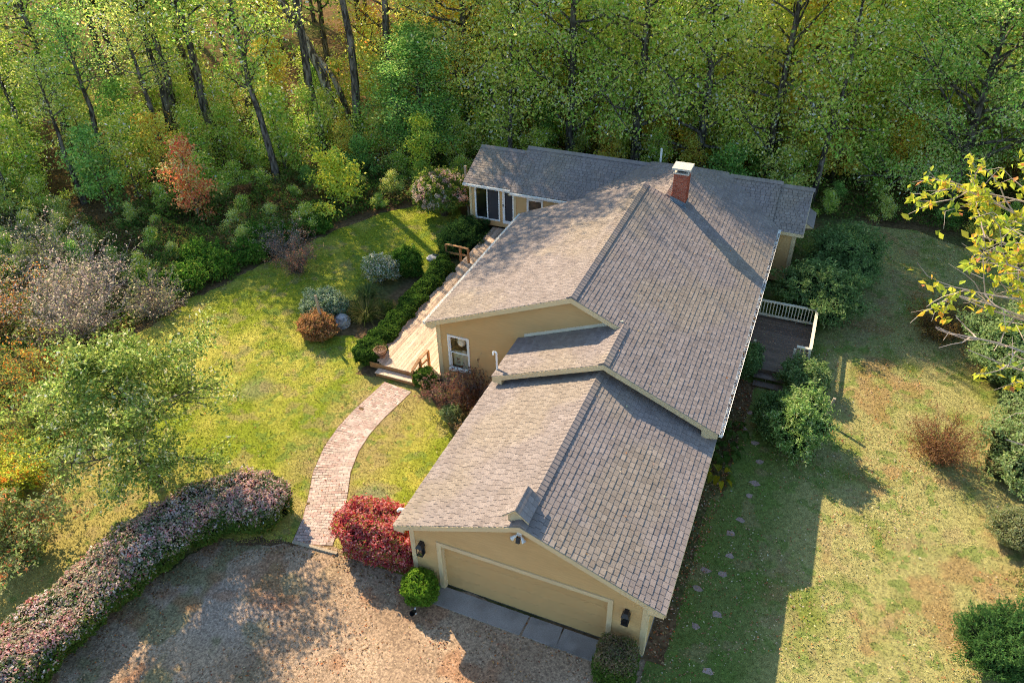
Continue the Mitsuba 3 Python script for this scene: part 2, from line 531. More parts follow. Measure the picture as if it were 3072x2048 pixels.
def slope(pts, u, v, expo=0.160, wid=0.225, thick=0.018, over=0.03):
    """Boards, and the shingle tabs (into TABS), of the slope through the corner points pts (the first one on the eave)."""
    r = Roof(pts[0], u, v)
    P = Polygon([r.uv(p) for p in pts]).buffer(0)
    m = MB()
    bv, bf = tri_poly(P)
    top = np.array([r.at(a, b, -0.012) for a, b in bv])
    bot = np.array([r.at(a, b, -0.11) for a, b in bv])
    m.add(top, bf)
    m.add(bot, bf[:, ::-1])
    ring = np.array(P.exterior.coords)[:-1]
    for i in range(len(ring)):
        a, b = ring[i], ring[(i + 1) % len(ring)]
        m.add([r.at(*a, -0.012), r.at(*b, -0.012), r.at(*b, -0.11), r.at(*a, -0.11)], [(0, 1, 2, 3)])
    part(H, 'roof_board', m, 'underlay')
    Pg = P.buffer(over, join_style=2)
    inner = shapely.prepared.prep(Pg)
    x0, y0, x1, y1 = Pg.bounds
    row, b0 = 0, y0
    while b0 < y1:
        a = x0 - (row * 0.5 % 1) * wid - roof_rng.random() * 0.06
        row += 1
        tone = roof_rng.normal(0, 0.06)
        while a < x1:
            w = wid * roof_rng.uniform(0.85, 1.15)
            q = sbox(a + 0.008, b0, a + w - 0.008, b0 + expo * 1.04)
            a += w
            if inner.contains(q):
                g = [q]
            elif inner.intersects(q):
                g = polys(q.intersection(Pg))
            else:
                continue
            t = thick * roof_rng.choice([0.75, 1.0, 1.25])
            c = np.clip([roof_rng.beta(2, 2) + tone, roof_rng.random()], 0, 1)
            for poly in g:
                if poly.area < 0.0008:
                    continue
                xy = np.array(poly.exterior.coords)[:-1]
                if Polygon(xy).exterior.is_ccw is False:
                    xy = xy[::-1]
                hh = t - (t - 0.004) * np.clip((xy[:, 1] - b0) / (expo * 1.04), 0, 1)
                up = np.array([r.at(p[0], p[1], z) for p, z in zip(xy, hh)])
                dn = np.array([r.at(p[0], p[1], -0.006) for p in xy])
                k = len(xy)
                f = [(0, i, i + 1) for i in range(1, k - 1)]
                for i in range(k):
                    j = (i + 1) % k
                    f += [(i, k + i, k + j), (i, k + j, j)]
                cen = up.mean(0)
                d = CAM - cen
                TABS.append((np.vstack([up, dn]), f, c, poly.area * abs(d @ r.n) / np.linalg.norm(d) ** 3))
        b0 += expo


def ridge(a, b, du, dv, name='ridge_cap'):
    """Overlapping cap shingles bent over a ridge from a to b; du, dv point down the two slopes."""
    a, b, du, dv = (np.asarray(t, float) for t in (a, b, du, dv))
    L = np.linalg.norm(b - a)
    d = (b - a) / L
    du, dv = unit(du), unit(dv)
    m = MB()
    k = int(L / 0.17)
    for i in range(k):
        p, q = a + d * (i * L / k), a + d * ((i + 1.5) * L / k)
        z0, z1 = 0.068, 0.046
        w = 0.20
        rows = []
        for base, z in ((p, z0), (q, z1)):
            c = base + np.array([0, 0, z])
            rows += [c + du * w - np.array([0, 0, 0.012]), c + du * 0.05 + np.array([0, 0, -0.004]), c + np.array([0, 0, 0.004]), c + dv * 0.05 + np.array([0, 0, -0.004]), c + dv * w - np.array([0, 0, 0.012])]
        rows = np.array(rows)
        low = rows[:5] - np.array([0, 0, 0.04])
        f = []
        for j in range(4):
            f += [(j, j + 1, j + 6), (j, j + 6, j + 5), (10 + j, j + 1, j), (10 + j, 11 + j, j + 1)]
        m.add(np.vstack([rows, low]), f, np.clip(roof_rng.beta(5, 5, 2), 0, 1))
    part(H, name, m, 'shingle', stuff=True)


zR = lambda x: 5.425 - S * (x - 1.86)       # the long right slope shared by the three main roofs
LEFT, RIGHT = np.array([-1, 0, -S]), np.array([1, 0, -S])
FRONTD, BACKD = np.array([0, -1, -0.52]), np.array([0, 1, -0.52])
# garage
slope([(-0.30, -0.30, 2.575), (-0.30, 6.75, 2.575), (3.50, 6.75, 4.14), (3.50, -0.30, 4.14)], (0, 1, 0), (3.8, 0, 1.565))
slope([(7.35, -0.30, 2.575), (3.50, -0.30, 4.14), (3.50, 6.75, 4.14), (7.35, 6.75, 2.575)], (0, 1, 0), (-3.85, 0, 1.565))
# middle gable, left side
slope([(-0.17, 6.25, 3.06), (-0.17, 8.66, 3.06), (3.66, 8.66, zR(3.66)), (3.66, 6.25, zR(3.66))], (0, 1, 0), (3.83, 0, zR(3.66) - 3.06))
# tall gable, left side
slope([(-3.80, 8.32, 3.06), (-3.80, 17.92, 3.06), (1.86, 17.92, 5.425), (1.86, 8.32, 5.425)], (0, 1, 0), (5.66, 0, 2.365))
# back gable, left side
zL = lambda x: zR(2.78) - S * (2.78 - x)
slope([(-1.6, 17.95, zL(-1.6)), (-1.6, 23.1, zL(-1.6)), (0.98, 23.1, zL(0.98)), (2.78, 21.3, zR(2.78)), (2.78, 17.95, zR(2.78))], (0, 1, 0), (1, 0, S))
slope([(0.98, 23.1, zL(0.98)), (4.58, 23.1, zR(4.58)), (2.78, 21.3, zR(2.78))], (1, 0, 0), (0, -1, S))
# long right slope
slope([(7.40, 6.25, zR(7.4)), (3.66, 6.25, zR(3.66)), (3.66, 8.32, zR(3.66)), (1.86, 8.32, zR(1.86)), (1.86, 17.92, zR(1.86)), (2.78, 17.95, zR(2.78)), (2.78, 21.3, zR(2.78)),
       (4.58, 23.1, zR(4.58)), (7.40, 20.72, zR(7.4))], (0, 1, 0), (-1, 0, S))
# cross wing at the back, its lower ends
slope([(-5.45, 20.40, 2.80), (7.06, 20.40, 2.80), (7.06, 23.0, 4.15), (-5.45, 23.0, 4.15)], (1, 0, 0), (0, 2.6, 1.35))
slope([(-5.45, 25.6, 2.80), (-5.45, 23.0, 4.15), (7.06, 23.0, 4.15), (7.06, 25.6, 2.80)], (1, 0, 0), (0, -2.6, 1.35), wid=0.6, expo=0.3)
slope([(-8.10, 20.60, 2.83), (-5.46, 20.60, 2.83), (-5.46, 23.0, 3.87), (-8.10, 23.0, 3.87)], (1, 0, 0), (0, 2.4, 1.04))
slope([(-8.10, 25.4, 2.83), (-8.10, 23.0, 3.87), (-5.46, 23.0, 3.87), (-5.46, 25.4, 2.83)], (1, 0, 0), (0, -2.4, 1.04), wid=0.6, expo=0.3)
slope([(7.07, 20.70, 2.86), (8.48, 20.70, 2.86), (8.48, 23.0, 4.03), (7.07, 23.0, 4.03)], (1, 0, 0), (0, 2.3, 1.17))
slope([(7.07, 25.3, 2.86), (7.07, 23.0, 4.03), (8.48, 23.0, 4.03), (8.48, 25.3, 2.86)], (1, 0, 0), (0, -2.3, 1.17), wid=0.6, expo=0.3)
ridge((3.50, -0.32, 4.14), (3.50, 6.6, 4.14), (-3.8, 0, -1.565), (3.85, 0, -1.565))
ridge((3.66, 6.23, zR(3.66)), (3.66, 8.5, zR(3.66)), LEFT, RIGHT)
ridge((1.86, 8.30, 5.425), (1.86, 17.94, 5.425), (-5.66, 0, -2.365), RIGHT)
ridge((2.78, 17.97, zR(2.78)), (2.78, 21.35, zR(2.78)), LEFT, RIGHT)
ridge((-5.47, 23.0, 4.15), (0.85, 23.0, 4.15), FRONTD, BACKD)
ridge((4.75, 23.0, 4.15), (7.08, 23.0, 4.15), FRONTD, BACKD)
ridge((-8.12, 23.0, 3.87), (-5.47, 23.0, 3.87), FRONTD, BACKD)
ridge((7.08, 23.0, 4.03), (8.50, 23.0, 4.03), FRONTD, BACKD)
TABS.sort(key=lambda t: -t[3])
rest = MB()
for i, (v, f, c, _) in enumerate(TABS):
    m = MB() if i < 300 else rest
    m.add(v, f, c)
    if i < 300:
        part(H + '__roof_board', 'shingle', m, 'shingle')
part(H, 'shingles', rest, 'shingle', stuff=True)


def wall(o, sdir, ndir, poly, lap=0.115):
    """Lapped clapboards on the vertical polygon poly in (s, z); o: origin, sdir: along the wall, ndir: outward."""
    o, sdir, ndir = (np.asarray(t, float) for t in (o, sdir, ndir))
    m = MB()
    back = MB()
    for g in polys(poly):
        v, f = tri_poly(g)
        p = o + v[:, :1] * sdir + v[:, 1:] * np.array([0, 0, 1.0]) - ndir * 0.03
        back.add(p, f)
    part(H, 'wall', back, 'interior')
    x0, z0, x1, z1 = poly.bounds
    z = z0
    while z < z1:
        for g in polys(poly.intersection(sbox(x0, z, x1, z + lap))):
            v, f = tri_poly(g)
            off = 0.020 - 0.017 * (v[:, 1:] - z) / lap
            p = o + v[:, :1] * sdir + v[:, 1:] * np.array([0, 0, 1.0]) + ndir * off
            m.add(p, f)
            a, _, b, _ = g.bounds
            e = [o + sdir * a + np.array([0, 0, z]), o + sdir * b + np.array([0, 0, z])]
            m.add([e[0] + ndir * 0.020, e[1] + ndir * 0.020, e[1] + ndir * 0.001, e[0] + ndir * 0.001], [(0, 1, 2, 3)])
        z += lap
    part(H, 'siding', m, 'siding', stuff=True)


def gable_poly(pts, holes=()):
    p = Polygon(pts)
    for h in holes:
        p = p.difference(sbox(*h))
    return p


X, Y = np.array([1.0, 0, 0]), np.array([0, 1.0, 0])
zg = lambda x: 2.575 + (x + 0.3) * 1.565 / 3.8 if x < 3.5 else 4.14 - (x - 3.5) * 1.565 / 3.85
# garage front with door opening
wall((0, 0, 0), X, -Y, gable_poly([(0, 0.2), (6.9, 0.2), (6.9, zg(6.9) - .1), (3.5, 4.04), (0, zg(0) - .1)], [(0.97, 0, 5.85, 1.93)]))
wall((6.9, 0, 0), Y, X, gable_poly([(0, 0.2), (6.55, 0.2), (6.55, 2.66), (0, 2.66)]))
wall((0, 0, 0), Y, -X, gable_poly([(0, 0.2), (8.6, 0.2), (8.6, 2.62), (0, 2.62)]))
# middle gable front above the garage roof, tall gable front, sides
wall((0, 6.55, 0), X, -Y, gable_poly([(0.05, 2.5), (7.1, 2.2), (7.1, zR(7.1) - .1), (3.66, zR(3.66) - .1), (0.05, 3.04)]))
zA = lambda x: 3.06 + (x + 3.8) * 2.365 / 5.66
wall((0, 8.62, 0), X, -Y, gable_poly([(-3.5, 0.35), (0.4, 0.35), (4.4, 3.2), (4.4, zR(4.4) - .1), (1.86, 5.32), (-3.5, zA(-3.5) - .1)], [(-3.02, 0.92, -2.26, 2.42)]))
wall((-3.5, 8.62, 0), Y, -X, gable_poly([(0, 0.35), (9.0, 0.35), (9.0, 3.1), (0, 3.1)]))
wall((7.1, 6.55, 0), Y, X, gable_poly([(0, 0.2), (14.4, 0.2), (14.4, 3.02), (0, 3.02)]))
# the wing
wall((0, 20.75, 0), X, -Y, gable_poly([(-5.35, 0.5), (7.1, 0.5), (7.1, 2.88), (-5.35, 2.88)], [(-4.62, 1.5, -3.88, 2.34)]))
wall((0, 20.95, 0), X, -Y, gable_poly([(7.1, 0.2), (8.2, 0.2), (8.2, 2.86), (7.1, 2.86)]))
wall((8.2, 20.95, 0), Y, X, gable_poly([(0, 0.2), (4.1, 0.2), (4.1, 2.9), (2.05, 3.93), (0, 2.9)]))
wall((-7.9, 20.85, 0), Y, -X, gable_poly([(0, 0.5), (4.3, 0.5), (4.3, 2.85), (2.15, 3.72), (0, 2.85)]))
wall((0, 20.85, 0), X, -Y, gable_poly([(-7.9, 0.5), (-5.36, 0.5), (-5.36, 2.85), (-7.9, 2.85)], [(-7.62, 0.80, -6.22, 2.62), (-6.06, 0.80, -5.42, 2.62)]))
m = MB()
m.box(-3.4, 7.0, 8.75, 20.6, 0.2, 0.3)
m.box(-7.8, 8.1, 25.0, 25.1, 0.2, 2.9)
m.box(-7.85, 7.0, 20.9, 25.0, 0.55, 0.62)
m.box(0.1, 6.8, 0.12, 8.5, 0.02, 0.06)
part(H, 'inner_floor', m, 'interior')
m = MB()
m.box(-0.02, 0.97 - .14, -0.012, 0.06, 0.0, 0.2).box(5.99, 6.92, -0.012, 0.06, 0.0, 0.2).box(6.86, 6.925, 0.06, 8.6, 0.0, 0.2).box(7.06, 7.12, 8.6, 21.0, 0, 0.2)
m.box(-3.52, 0.0, 8.605, 8.66, 0.0, 0.35)
pieces(H, 'foundation', m, 'concrete')

# trim: corner boards, rake boards, fascia, flashing board
m = MB()
m.box(-0.025, 0.13, -0.028, 0.02, 0.12, zg(0) - .13)
m.box(6.77, 6.928, -0.028, 0.02, 0.12, zg(6.9) - .13).box(6.88, 6.930, 0.02, 0.16, 0.12, 2.55)
m.box(-3.528, -3.37, 8.590, 8.64, 0.36, zA(-3.5) - .13).box(-3.53, -3.49, 8.64, 8.78, 0.36, 2.95)
m.box(8.06, 8.229, 20.918, 20.97, 0.2, 2.76).box(8.18, 8.231, 20.97, 21.10, 0.2, 2.78)
m.box(-5.40, -5.28, 20.715, 20.80, 0.62, 2.72)
m.box(-7.93, -7.80, 20.815, 20.87, 0.55, 2.7)
pieces(H, 'corner_board', m, 'trim')
m = MB()


def rake(a, b, y, t=0.05, h=0.17):
    """A rake board in the plane y below the roof edge from a=(x,z) to b=(x,z)."""
    (xa, za), (xb, zb) = a, b
    m.poly([(xa, y, za - h), (xb, y, zb - h), (xb, y, zb), (xa, y, za)], (0, t, 0))


rake((-0.30, 2.565), (3.5, 4.13), -0.345)
rake((3.5, 4.13), (7.35, 2.565), -0.345)
rake((-0.17, 3.05), (3.66, zR(3.66) - .01), 6.205, h=0.19)
rake((3.66, zR(3.66) - .01), (7.40, zR(7.4) - .01), 6.205, h=0.19)
rake((-3.80, 3.05), (1.86, 5.415), 8.275, h=0.19)
rake((1.86, 5.415), (3.64, zR(3.64) - .01), 8.275, h=0.19)
m.poly([(8.525, 20.7, 2.69), (8.525, 23.0, 3.86), (8.525, 23.0, 4.03), (8.525, 20.7, 2.86)], (-0.05, 0, 0))
m.poly([(8.525, 23.0, 3.86), (8.525, 25.3, 2.69), (8.525, 25.3, 2.86), (8.525, 23.0, 4.03)], (-0.05, 0, 0))
pieces(H, 'rake_board', m, 'trim')
m = MB()
m.box(-0.335, -0.285, -0.29, 6.2, 2.40, 2.56).box(7.335, 7.385, -0.29, 6.2, 2.40, 2.56)
m.box(7.06, 8.50, 20.655, 20.70, 2.70, 2.85)
m.box(-0.3, 0.0, -0.29, 6.5, 2.42, 2.44).box(6.93, 7.33, -0.29, 6.5, 2.42, 2.44)
m.poly([(-0.30, -0.34, 2.40), (0.0, -0.34, 2.40), (0.0, -0.34, 2.56)], (0, 0.3, 0)).poly([(7.35, -0.34, 2.40), (6.93, -0.34, 2.40), (6.93, -0.34, 2.58)], (0, 0.3, 0))
m.box(-3.8, -3.5, 8.33, 17.9, 2.87, 2.89).box(7.1, 7.38, 6.3, 20.6, 2.80, 2.82).box(-0.17, 0.05, 6.26, 8.6, 2.87, 2.89)
m.poly([(-3.80, 8.278, 2.87), (-3.53, 8.278, 2.82), (-3.36, 8.278, 2.98), (-3.40, 8.278, 3.06)], (0, 0.3, 0))
m.poly([(-0.17, 6.208, 2.86), (0.18, 6.208, 2.80), (0.18, 6.208, 3.04)], (0, 0.3, 0))
m.poly([(7.40, 6.208, 2.79), (6.9, 6.208, 2.66), (6.9, 6.208, 3.04)], (0, 0.3, 0))
pieces(H, 'fascia', m, 'trim')
m = MB()
# the pale band where the middle roof meets the tall gable wall
za0 = lambda x: 3.06 + (x + 0.17) * (zR(3.66) - 3.06) / 3.83
m.poly([(0.05, 8.585, za0(0.05) + .03), (3.6, 8.585, za0(3.6) + .03), (3.6, 8.585, za0(3.6) + .15), (0.05, 8.585, za0(0.05) + .15)], (0, 0.03, 0))
part(H, 'flashing_board', m, 'cream')


# gutters: open troughs
def gutter(a, b, out, name='gutter', bsdf='white'):
    a, b, out = (np.asarray(t, float) for t in (a, b, out))
    m = MB()
    prof = [(0.0, 0.0), (0.0, -0.11), (0.10, -0.11), (0.125, -0.02), (0.125, 0.0)]
    for (p, z), (q, w) in zip(prof[:-1], prof[1:]):
        A, B = a + out * p + [0, 0, z], a + out * q + [0, 0, w]
        C, D = b + out * q + [0, 0, w], b + out * p + [0, 0, z]
        nrm = unit(np.cross(B - A, D - A))
        m.poly([A, B, C, D], nrm * 0.006)
    for e in (a, b):
        m.poly([e + out * p + [0, 0, z] for p, z in prof], unit(b - a) * 0.006)
    return part(H, name, m, bsdf)


gutter((-3.83, 8.35, 3.02), (-3.83, 17.9, 3.02), (-1, 0, 0))
gutter((7.43, 6.27, 2.94), (7.43, 20.62, 2.94), (1, 0, 0))
gutter((-8.12, 20.56, 2.80), (-5.5, 20.56, 2.80), (0, -1, 0))
gutter((-5.42, 20.36, 2.77), (-1.0, 20.36, 2.77), (0, -1, 0))
v, f = tubes([(np.array([(-3.87, 8.45, 2.90), (-3.84, 8.5, 2.82), (-3.62, 8.66, 2.72), (-3.57, 8.7, 2.6), (-3.57, 8.7, 0.45)]), np.full(5, 0.035)),
              (np.array([(-5.36, 20.30, 2.66), (-5.55, 20.42, 2.60), (-5.62, 20.6, 2.55)]), np.full(3, 0.035))], 6)
scene[fresh(H, 'downspout')] = mikit.ply((v, f), 'trim', smooth=True)
# gutter debris: dead leaves lying in the right hand gutter
rng = np.random.default_rng(77)
N = 420
c = np.column_stack([rng.uniform(7.45, 7.54, N), rng.uniform(6.4, 20.5, N), rng.uniform(2.835, 2.885, N)])
v, f = leaf_mesh(c, unit(rng.normal(size=(N, 3)) + [0, 0, 1.5]), rng.uniform(0.05, 0.10, N), rng)
cpart(H, 'gutter_leaves', v, f, leaf_colors([(0.05, 0.03, 0.02), (0.14, 0.08, 0.04)], [2, 1], N, rng), stuff=True)

# garage door: jambs, head casing and four sections
m = MB()
m.box(0.83, 0.97, -0.045, 0.03, 0.03, 2.07).box(5.85, 5.99, -0.045, 0.03, 0.03, 2.07).box(0.97, 5.85, -0.046, 0.03, 1.93, 2.071)
m.box(0.955, 0.985, 0.03, 0.17, 0.03, 1.93).box(5.835, 5.865, 0.03, 0.17, 0.03, 1.93).box(0.985, 5.835, 0.03, 0.17, 1.90, 1.931)
part(H, 'garage_door_casing', m, 'trim')
door = fresh(H, 'garage_door')
scene['door_paint'] = two({'type': 'principled', 'base_color': rgb((0.50, 0.32, 0.135)), 'roughness': 0.45, 'specular': 0.45})
for i in range(4):
    z0 = 0.05 + i * 0.465
    m = MB().box(0.985, 5.835, 0.12, 0.16, z0 + 0.003, z0 + 0.462)
    for j in range(1):
        m.poly([(0.985, 0.119, z0 + 0.20), (5.835, 0.119, z0 + 0.20), (5.835, 0.119, z0 + 0.206), (0.985, 0.119, z0 + 0.206)], (0, 0.002, 0))
    part(door, 'panel', m, 'door_paint')
m = MB().box(0.985, 5.835, 0.115, 0.15, 0.046, 0.055)
part(door, 'bottom_seal', m, 'dark')


# windows
def window(x0, x1, z0, z1, y, name='window', mid=True, casing=0.07, glassy='glass'):
    w = fresh(H, name)
    m = MB()
    m.box(x0 - casing, x0, y - 0.045, y + 0.02, z0 - casing, z1 + casing).box(x1, x1 + casing, y - 0.045, y + 0.02, z0 - casing, z1 + casing)
    m.box(x0, x1, y - 0.046, y + 0.02, z1, z1 + casing).box(x0 - casing - .02, x1 + casing + .02, y - 0.07, y + 0.02, z0 - casing - .03, z0)
    part(w, 'casing', m, 'white')
    m = MB()
    zm = (z0 + z1) / 2
    for a, b, yy in ((zm, z1, y - 0.01), (z0, zm + .03, y + 0.02)) if mid else ((z0, z1, y - 0.01),):
        t = 0.04
        m.box(x0, x0 + t, yy, yy + 0.035, a, b).box(x1 - t, x1, yy, yy + 0.035, a, b)
        m.box(x0 + t, x1 - t, yy + .001, yy + 0.034, a, a + t).box(x0 + t, x1 - t, yy + .001, yy + 0.034, b - t, b)
    part(w, 'sash', m, 'white')
    for a, b, yy in ((zm, z1, y + 0.006), (z0, zm + .03, y + 0.036)) if mid else ((z0, z1, y + 0.006),):
        pm = MB().add([(x0 + .04, yy, a + .04), (x1 - .04, yy, a + .04), (x1 - .04, yy, b - .04), (x0 + .04, yy, b - .04)], [(0, 1, 2, 3)])
        part(w, 'pane', pm, glassy)
    return w


w = window(-3.02, -2.26, 0.92, 2.42, 8.62)
# gathered curtain and a hanging paper lantern shade inside, the room behind
m = MB()
xs = np.linspace(-2.62, -2.30, 30)
ys = 8.80 + 0.03 * np.sin(np.arange(30) * 1.3)
for i in range(29):
    m.add([(xs[i], ys[i], 0.7), (xs[i + 1], ys[i + 1], 0.7), (xs[i + 1], ys[i + 1], 1.72), (xs[i], ys[i], 1.72)], [(0, 1, 2, 3)])
part(w, 'curtain', m, 'curtain')
part(w, 'blind', MB().box(-3.0, -2.6, 8.80, 8.81, 0.95, 1.66), 'sage')
sp = trimesh.creation.icosphere(subdivisions=2, radius=0.17)
sp.apply_scale([1, 1, 1.25])
sp.apply_translation([-2.62, 8.86, 2.1])
scene[fresh(w, 'lamp_shade')] = mikit.ply(sp, 'curtain', smooth=True)
m = MB()
m.box(-3.45, 0.3, 10.6, 10.7, 0.3, 2.7).box(-3.4, 0.3, 8.7, 10.6, 2.65, 2.7)
part(H, 'room_wall', m, 'interior')
w = window(-4.62, -3.88, 1.50, 2.34, 20.75, mid=False)
# the glazed end room: two sliding screens and a screen door
w = fresh(H, 'sliding_door')
m = MB()
for a, b in ((-7.62, -7.55), (-6.95, -6.89), (-6.29, -6.22)):
    m.box(a, b, 20.80, 20.88, 0.80, 2.62)
m.box(-7.55, -6.95, 20.805, 20.875, 0.80, 0.88).box(-6.89, -6.29, 20.805, 20.875, 0.80, 0.88).box(-7.55, -6.95, 20.805, 20.875, 2.55, 2.62).box(-6.89, -6.29, 20.805, 20.875, 2.55, 2.62)
part(w, 'frame', m, 'white')
part(w, 'pane', MB().add([(-7.55, 20.84, 0.88), (-6.95, 20.84, 0.88), (-6.95, 20.84, 2.55), (-7.55, 20.84, 2.55)], [(0, 1, 2, 3)]), 'glass')
part(w, 'screen', MB().box(-6.89, -6.29, 20.835, 20.845, 0.88, 2.55), 'screen')
w = fresh(H, 'screen_door')
m = MB().box(-6.06, -5.93, 20.79, 20.88, 0.74, 2.62).box(-5.50, -5.42, 20.79, 20.88, 0.74, 2.62).box(-5.93, -5.50, 20.795, 20.875, 0.74, 0.90).box(-5.93, -5.50, 20.795, 20.875, 2.50, 2.62)
part(w, 'frame', m, 'white')
part(w, 'screen', MB().box(-5.93, -5.50, 20.83, 20.84, 0.90, 2.50), 'screen')
part(w, 'handle', MB().box(-6.03, -5.99, 20.75, 20.79, 1.70, 1.84), 'dark')
m = MB()
m.box(-6.8, -6.2, 22.6, 23.2, 0.62, 1.35).box(-7.5, -7.0, 23.4, 24.0, 0.62, 1.5).bar((-7.4, 21.6, 0.7), (-6.9, 22.4, 1.6), 0.05, 0.05)
part(H, 'room_furniture', m, 'interior')

# chimney of single bricks, with metal cap and base flashing
CH = (3.03, 3.62, 17.90, 18.50)
ch = fresh(H, 'chimney')
rng = np.random.default_rng(9)
z0c, z1c = 4.55, 6.05
m = MB().box(CH[0] + .012, CH[1] - .012, CH[2] + .012, CH[3] - .012, z0c, z1c - .01)
part(ch, 'mortar', m, 'mortar')
zc, row = 4.66, 0
hb, lb = 0.056, 0.135
while zc < z1c - 0.02:
    for face in range(4):
        a0, a1 = (CH[0], CH[1]) if face in (0, 2) else (CH[2], CH[3])
        a = a0 - (lb * 0.5 if row % 2 else 0)
        while a < a1 - 0.01:
            s0, s1 = max(a + 0.004, a0), min(a + lb - 0.008, a1)
            a += lb
            if s1 - s0 < 0.02:
                continue
            o = rng.uniform(0.0, 0.006)
            c = rng.random(2)
            if face == 0:
                bm = MB().box(s0, s1, CH[2] - o, CH[2] + .03, zc, zc + hb - .012, c)
            elif face == 2:
                bm = MB().box(s0, s1, CH[3] - .03, CH[3] + o, zc, zc + hb - .012, c)
            elif face == 1:
                bm = MB().box(CH[1] - .03, CH[1] + o, s0, s1, zc, zc + hb - .012, c)
            else:
                bm = MB().box(CH[0] - o, CH[0] + .03, s0, s1, zc, zc + hb - .012, c)
            part(ch, 'brick', bm, 'brick')
    zc += hb
    row += 1
m = MB().box(CH[0] - .03, CH[1] + .03, CH[2] - .03, CH[3] + .03, z1c, z1c + 0.05)
for x in (CH[0] + .01, CH[1] - .01):
    for y in (CH[2] + .01, CH[3] - .01):
        m.bar((x, y, z1c + .05), (x, y, z1c + .25), 0.035, 0.035)
m.box(CH[0] - .075, CH[1] + .075, CH[2] - .075, CH[3] + .075, z1c + 0.25, z1c + 0.275)
m.box(CH[0] - .095, CH[1] + .095, CH[2] - .095, CH[2] - .08, z1c + 0.20, z1c + 0.276).box(CH[1] + .08, CH[1] + .095, CH[2] - .08, CH[3] + .095, z1c + 0.20, z1c + 0.276)
m.box(CH[0] - .095, CH[0] - .08, CH[2] - .08, CH[3] + .095, z1c + 0.20, z1c + 0.276)
part(ch, 'cap', m, 'cap_metal')
m = MB().box(CH[0] + .12, CH[1] - .12, CH[2] + .12, CH[3] - .12, z1c + .05, z1c + .16)
part(ch, 'flue', m, 'dark')
m = MB()
y0 = CH[2]
m.poly([(CH[0] - .05, y0 - .02, zR(CH[0] - .05) + .03), (CH[1] + .05, y0 - .02, zR(CH[1] + .05) + .03), (CH[1] + .05, y0 - .02, zR(CH[1]) + .16), (CH[0] - .05, y0 - .02, zR(CH[0]) + .16)], (0, -.012, 0))
m.poly([(CH[0] - .05, y0 - .02, zR(CH[0] - .05) + .034), (CH[1] + .08, y0 - .02, zR(CH[1] + .08) + .034), (CH[1] + .08, y0 - .16, zR(CH[1] + .08) + .034), (CH[0] - .05, y0 - .16, zR(CH[0] - .05) + .034)], (0, 0, -.01))
m.poly([(CH[1] + .015, y0 - .1, zR(CH[1]) + .05), (CH[1] + .015, CH[3] + .05, zR(CH[1]) + .05), (CH[1] + .015, CH[3] + .05, zR(CH[1]) + .16), (CH[1] + .015, y0 - .1, zR(CH[1]) + .16)], (.012, 0, 0))
part(ch, 'flashing', m, 'flashing')

# small gabled vent housing astride the garage ridge
cu = fresh(H, 'ridge_vent_house')
m = MB()
m.box(3.10, 3.58, -0.10, 0.62, 3.80, 4.28)
m.poly([(3.10, -0.10, 4.28), (3.58, -0.10, 4.28), (3.34, -0.10, 4.50)], (0, 0.72, 0))
part(cu, 'housing', m, 'trim')
m = MB()
for i in range(5):
    z = 4.02 + i * 0.055
    m.poly([(3.18, -0.118, z), (3.50, -0.118, z), (3.50, -0.103, z + .05), (3.18, -0.103, z + .05)], (0, 0.004, 0))
part(cu, 'louver', m, 'trim')
m = MB()
for sx in (-1, 1):
    e, t = np.array([3.34 + sx * 0.36, 0, 4.225]), np.array([3.34, 0, 4.555])
    dn = unit(np.array([sx * 0.33, 0, 0.36])) * 0.03
    for i in range(5):
        ya = -0.20 + i * 0.18
        for j in range(3):
            p0, p1 = e + (t - e) * j / 3, e + (t - e) * (j + 1.05) / 3
            lift = np.array([sx * .010, 0, .014])
            q = [(p0[0] + lift[0], ya + .004, p0[2] + lift[2]), (p0[0] + lift[0], ya + .176, p0[2] + lift[2]), (p1[0], ya + .176, p1[2]), (p1[0], ya + .004, p1[2])]
            m.poly(q, -dn, roof_rng.random(2))
part(cu, 'roof', m, 'shingle')
m = MB()
for sx in (-1, 1):
    m.poly([(3.34 + sx * 0.36, -0.20, 4.17), (3.34, -0.20, 4.50), (3.34, -0.20, 4.54), (3.34 + sx * 0.36, -0.20, 4.21)], (0, 0.03, 0))
part(cu, 'rake_board', m, 'trim')

# vent pipes
a = np.linspace(0, PI, 8)
hook = np.array([(-0.16, 6.62, 3.0), (-0.16, 6.62, 3.72)] + [(-0.225 + 0.065 * math.cos(t), 6.62, 3.74 + 0.065 * math.sin(t)) for t in a] + [(-0.29, 6.62, 3.66)])
v, f = tubes([(hook, np.full(len(hook), 0.035))], 8)
k = fresh(H, 'vent_pipe')
scene[k] = mikit.ply((v, f), 'white', smooth=True)
labels[k] = {'label': 'white hooked vent pipe on the low corner of the middle roof'}
k = fresh(H, 'vent_pipe')
v, f = tubes([(np.array([(1.25, 23.62, 3.9), (1.25, 23.62, 4.75)]), np.full(2, 0.05))], 8)
scene[k] = mikit.ply((v, f), 'white', smooth=True)
labels[k] = {'label': 'straight white vent pipe behind the back ridge'}
# lean-to hood on the far right wall
m = MB()
m.poly([(8.24, 21.4, 3.24), (8.24, 23.0, 3.24), (8.86, 23.0, 2.86), (8.86, 21.4, 2.86)], (0, 0, 0.04))
part(H, 'side_hood', m, 'shingle')
m = MB().poly([(8.24, 21.42, 3.22), (8.84, 21.42, 2.85), (8.24, 21.42, 2.78)], (0, 0.04, 0)).poly([(8.24, 22.94, 3.22), (8.84, 22.94, 2.85), (8.24, 22.94, 2.78)], (0, 0.04, 0))
part(H, 'hood_bracket', m, 'trim')

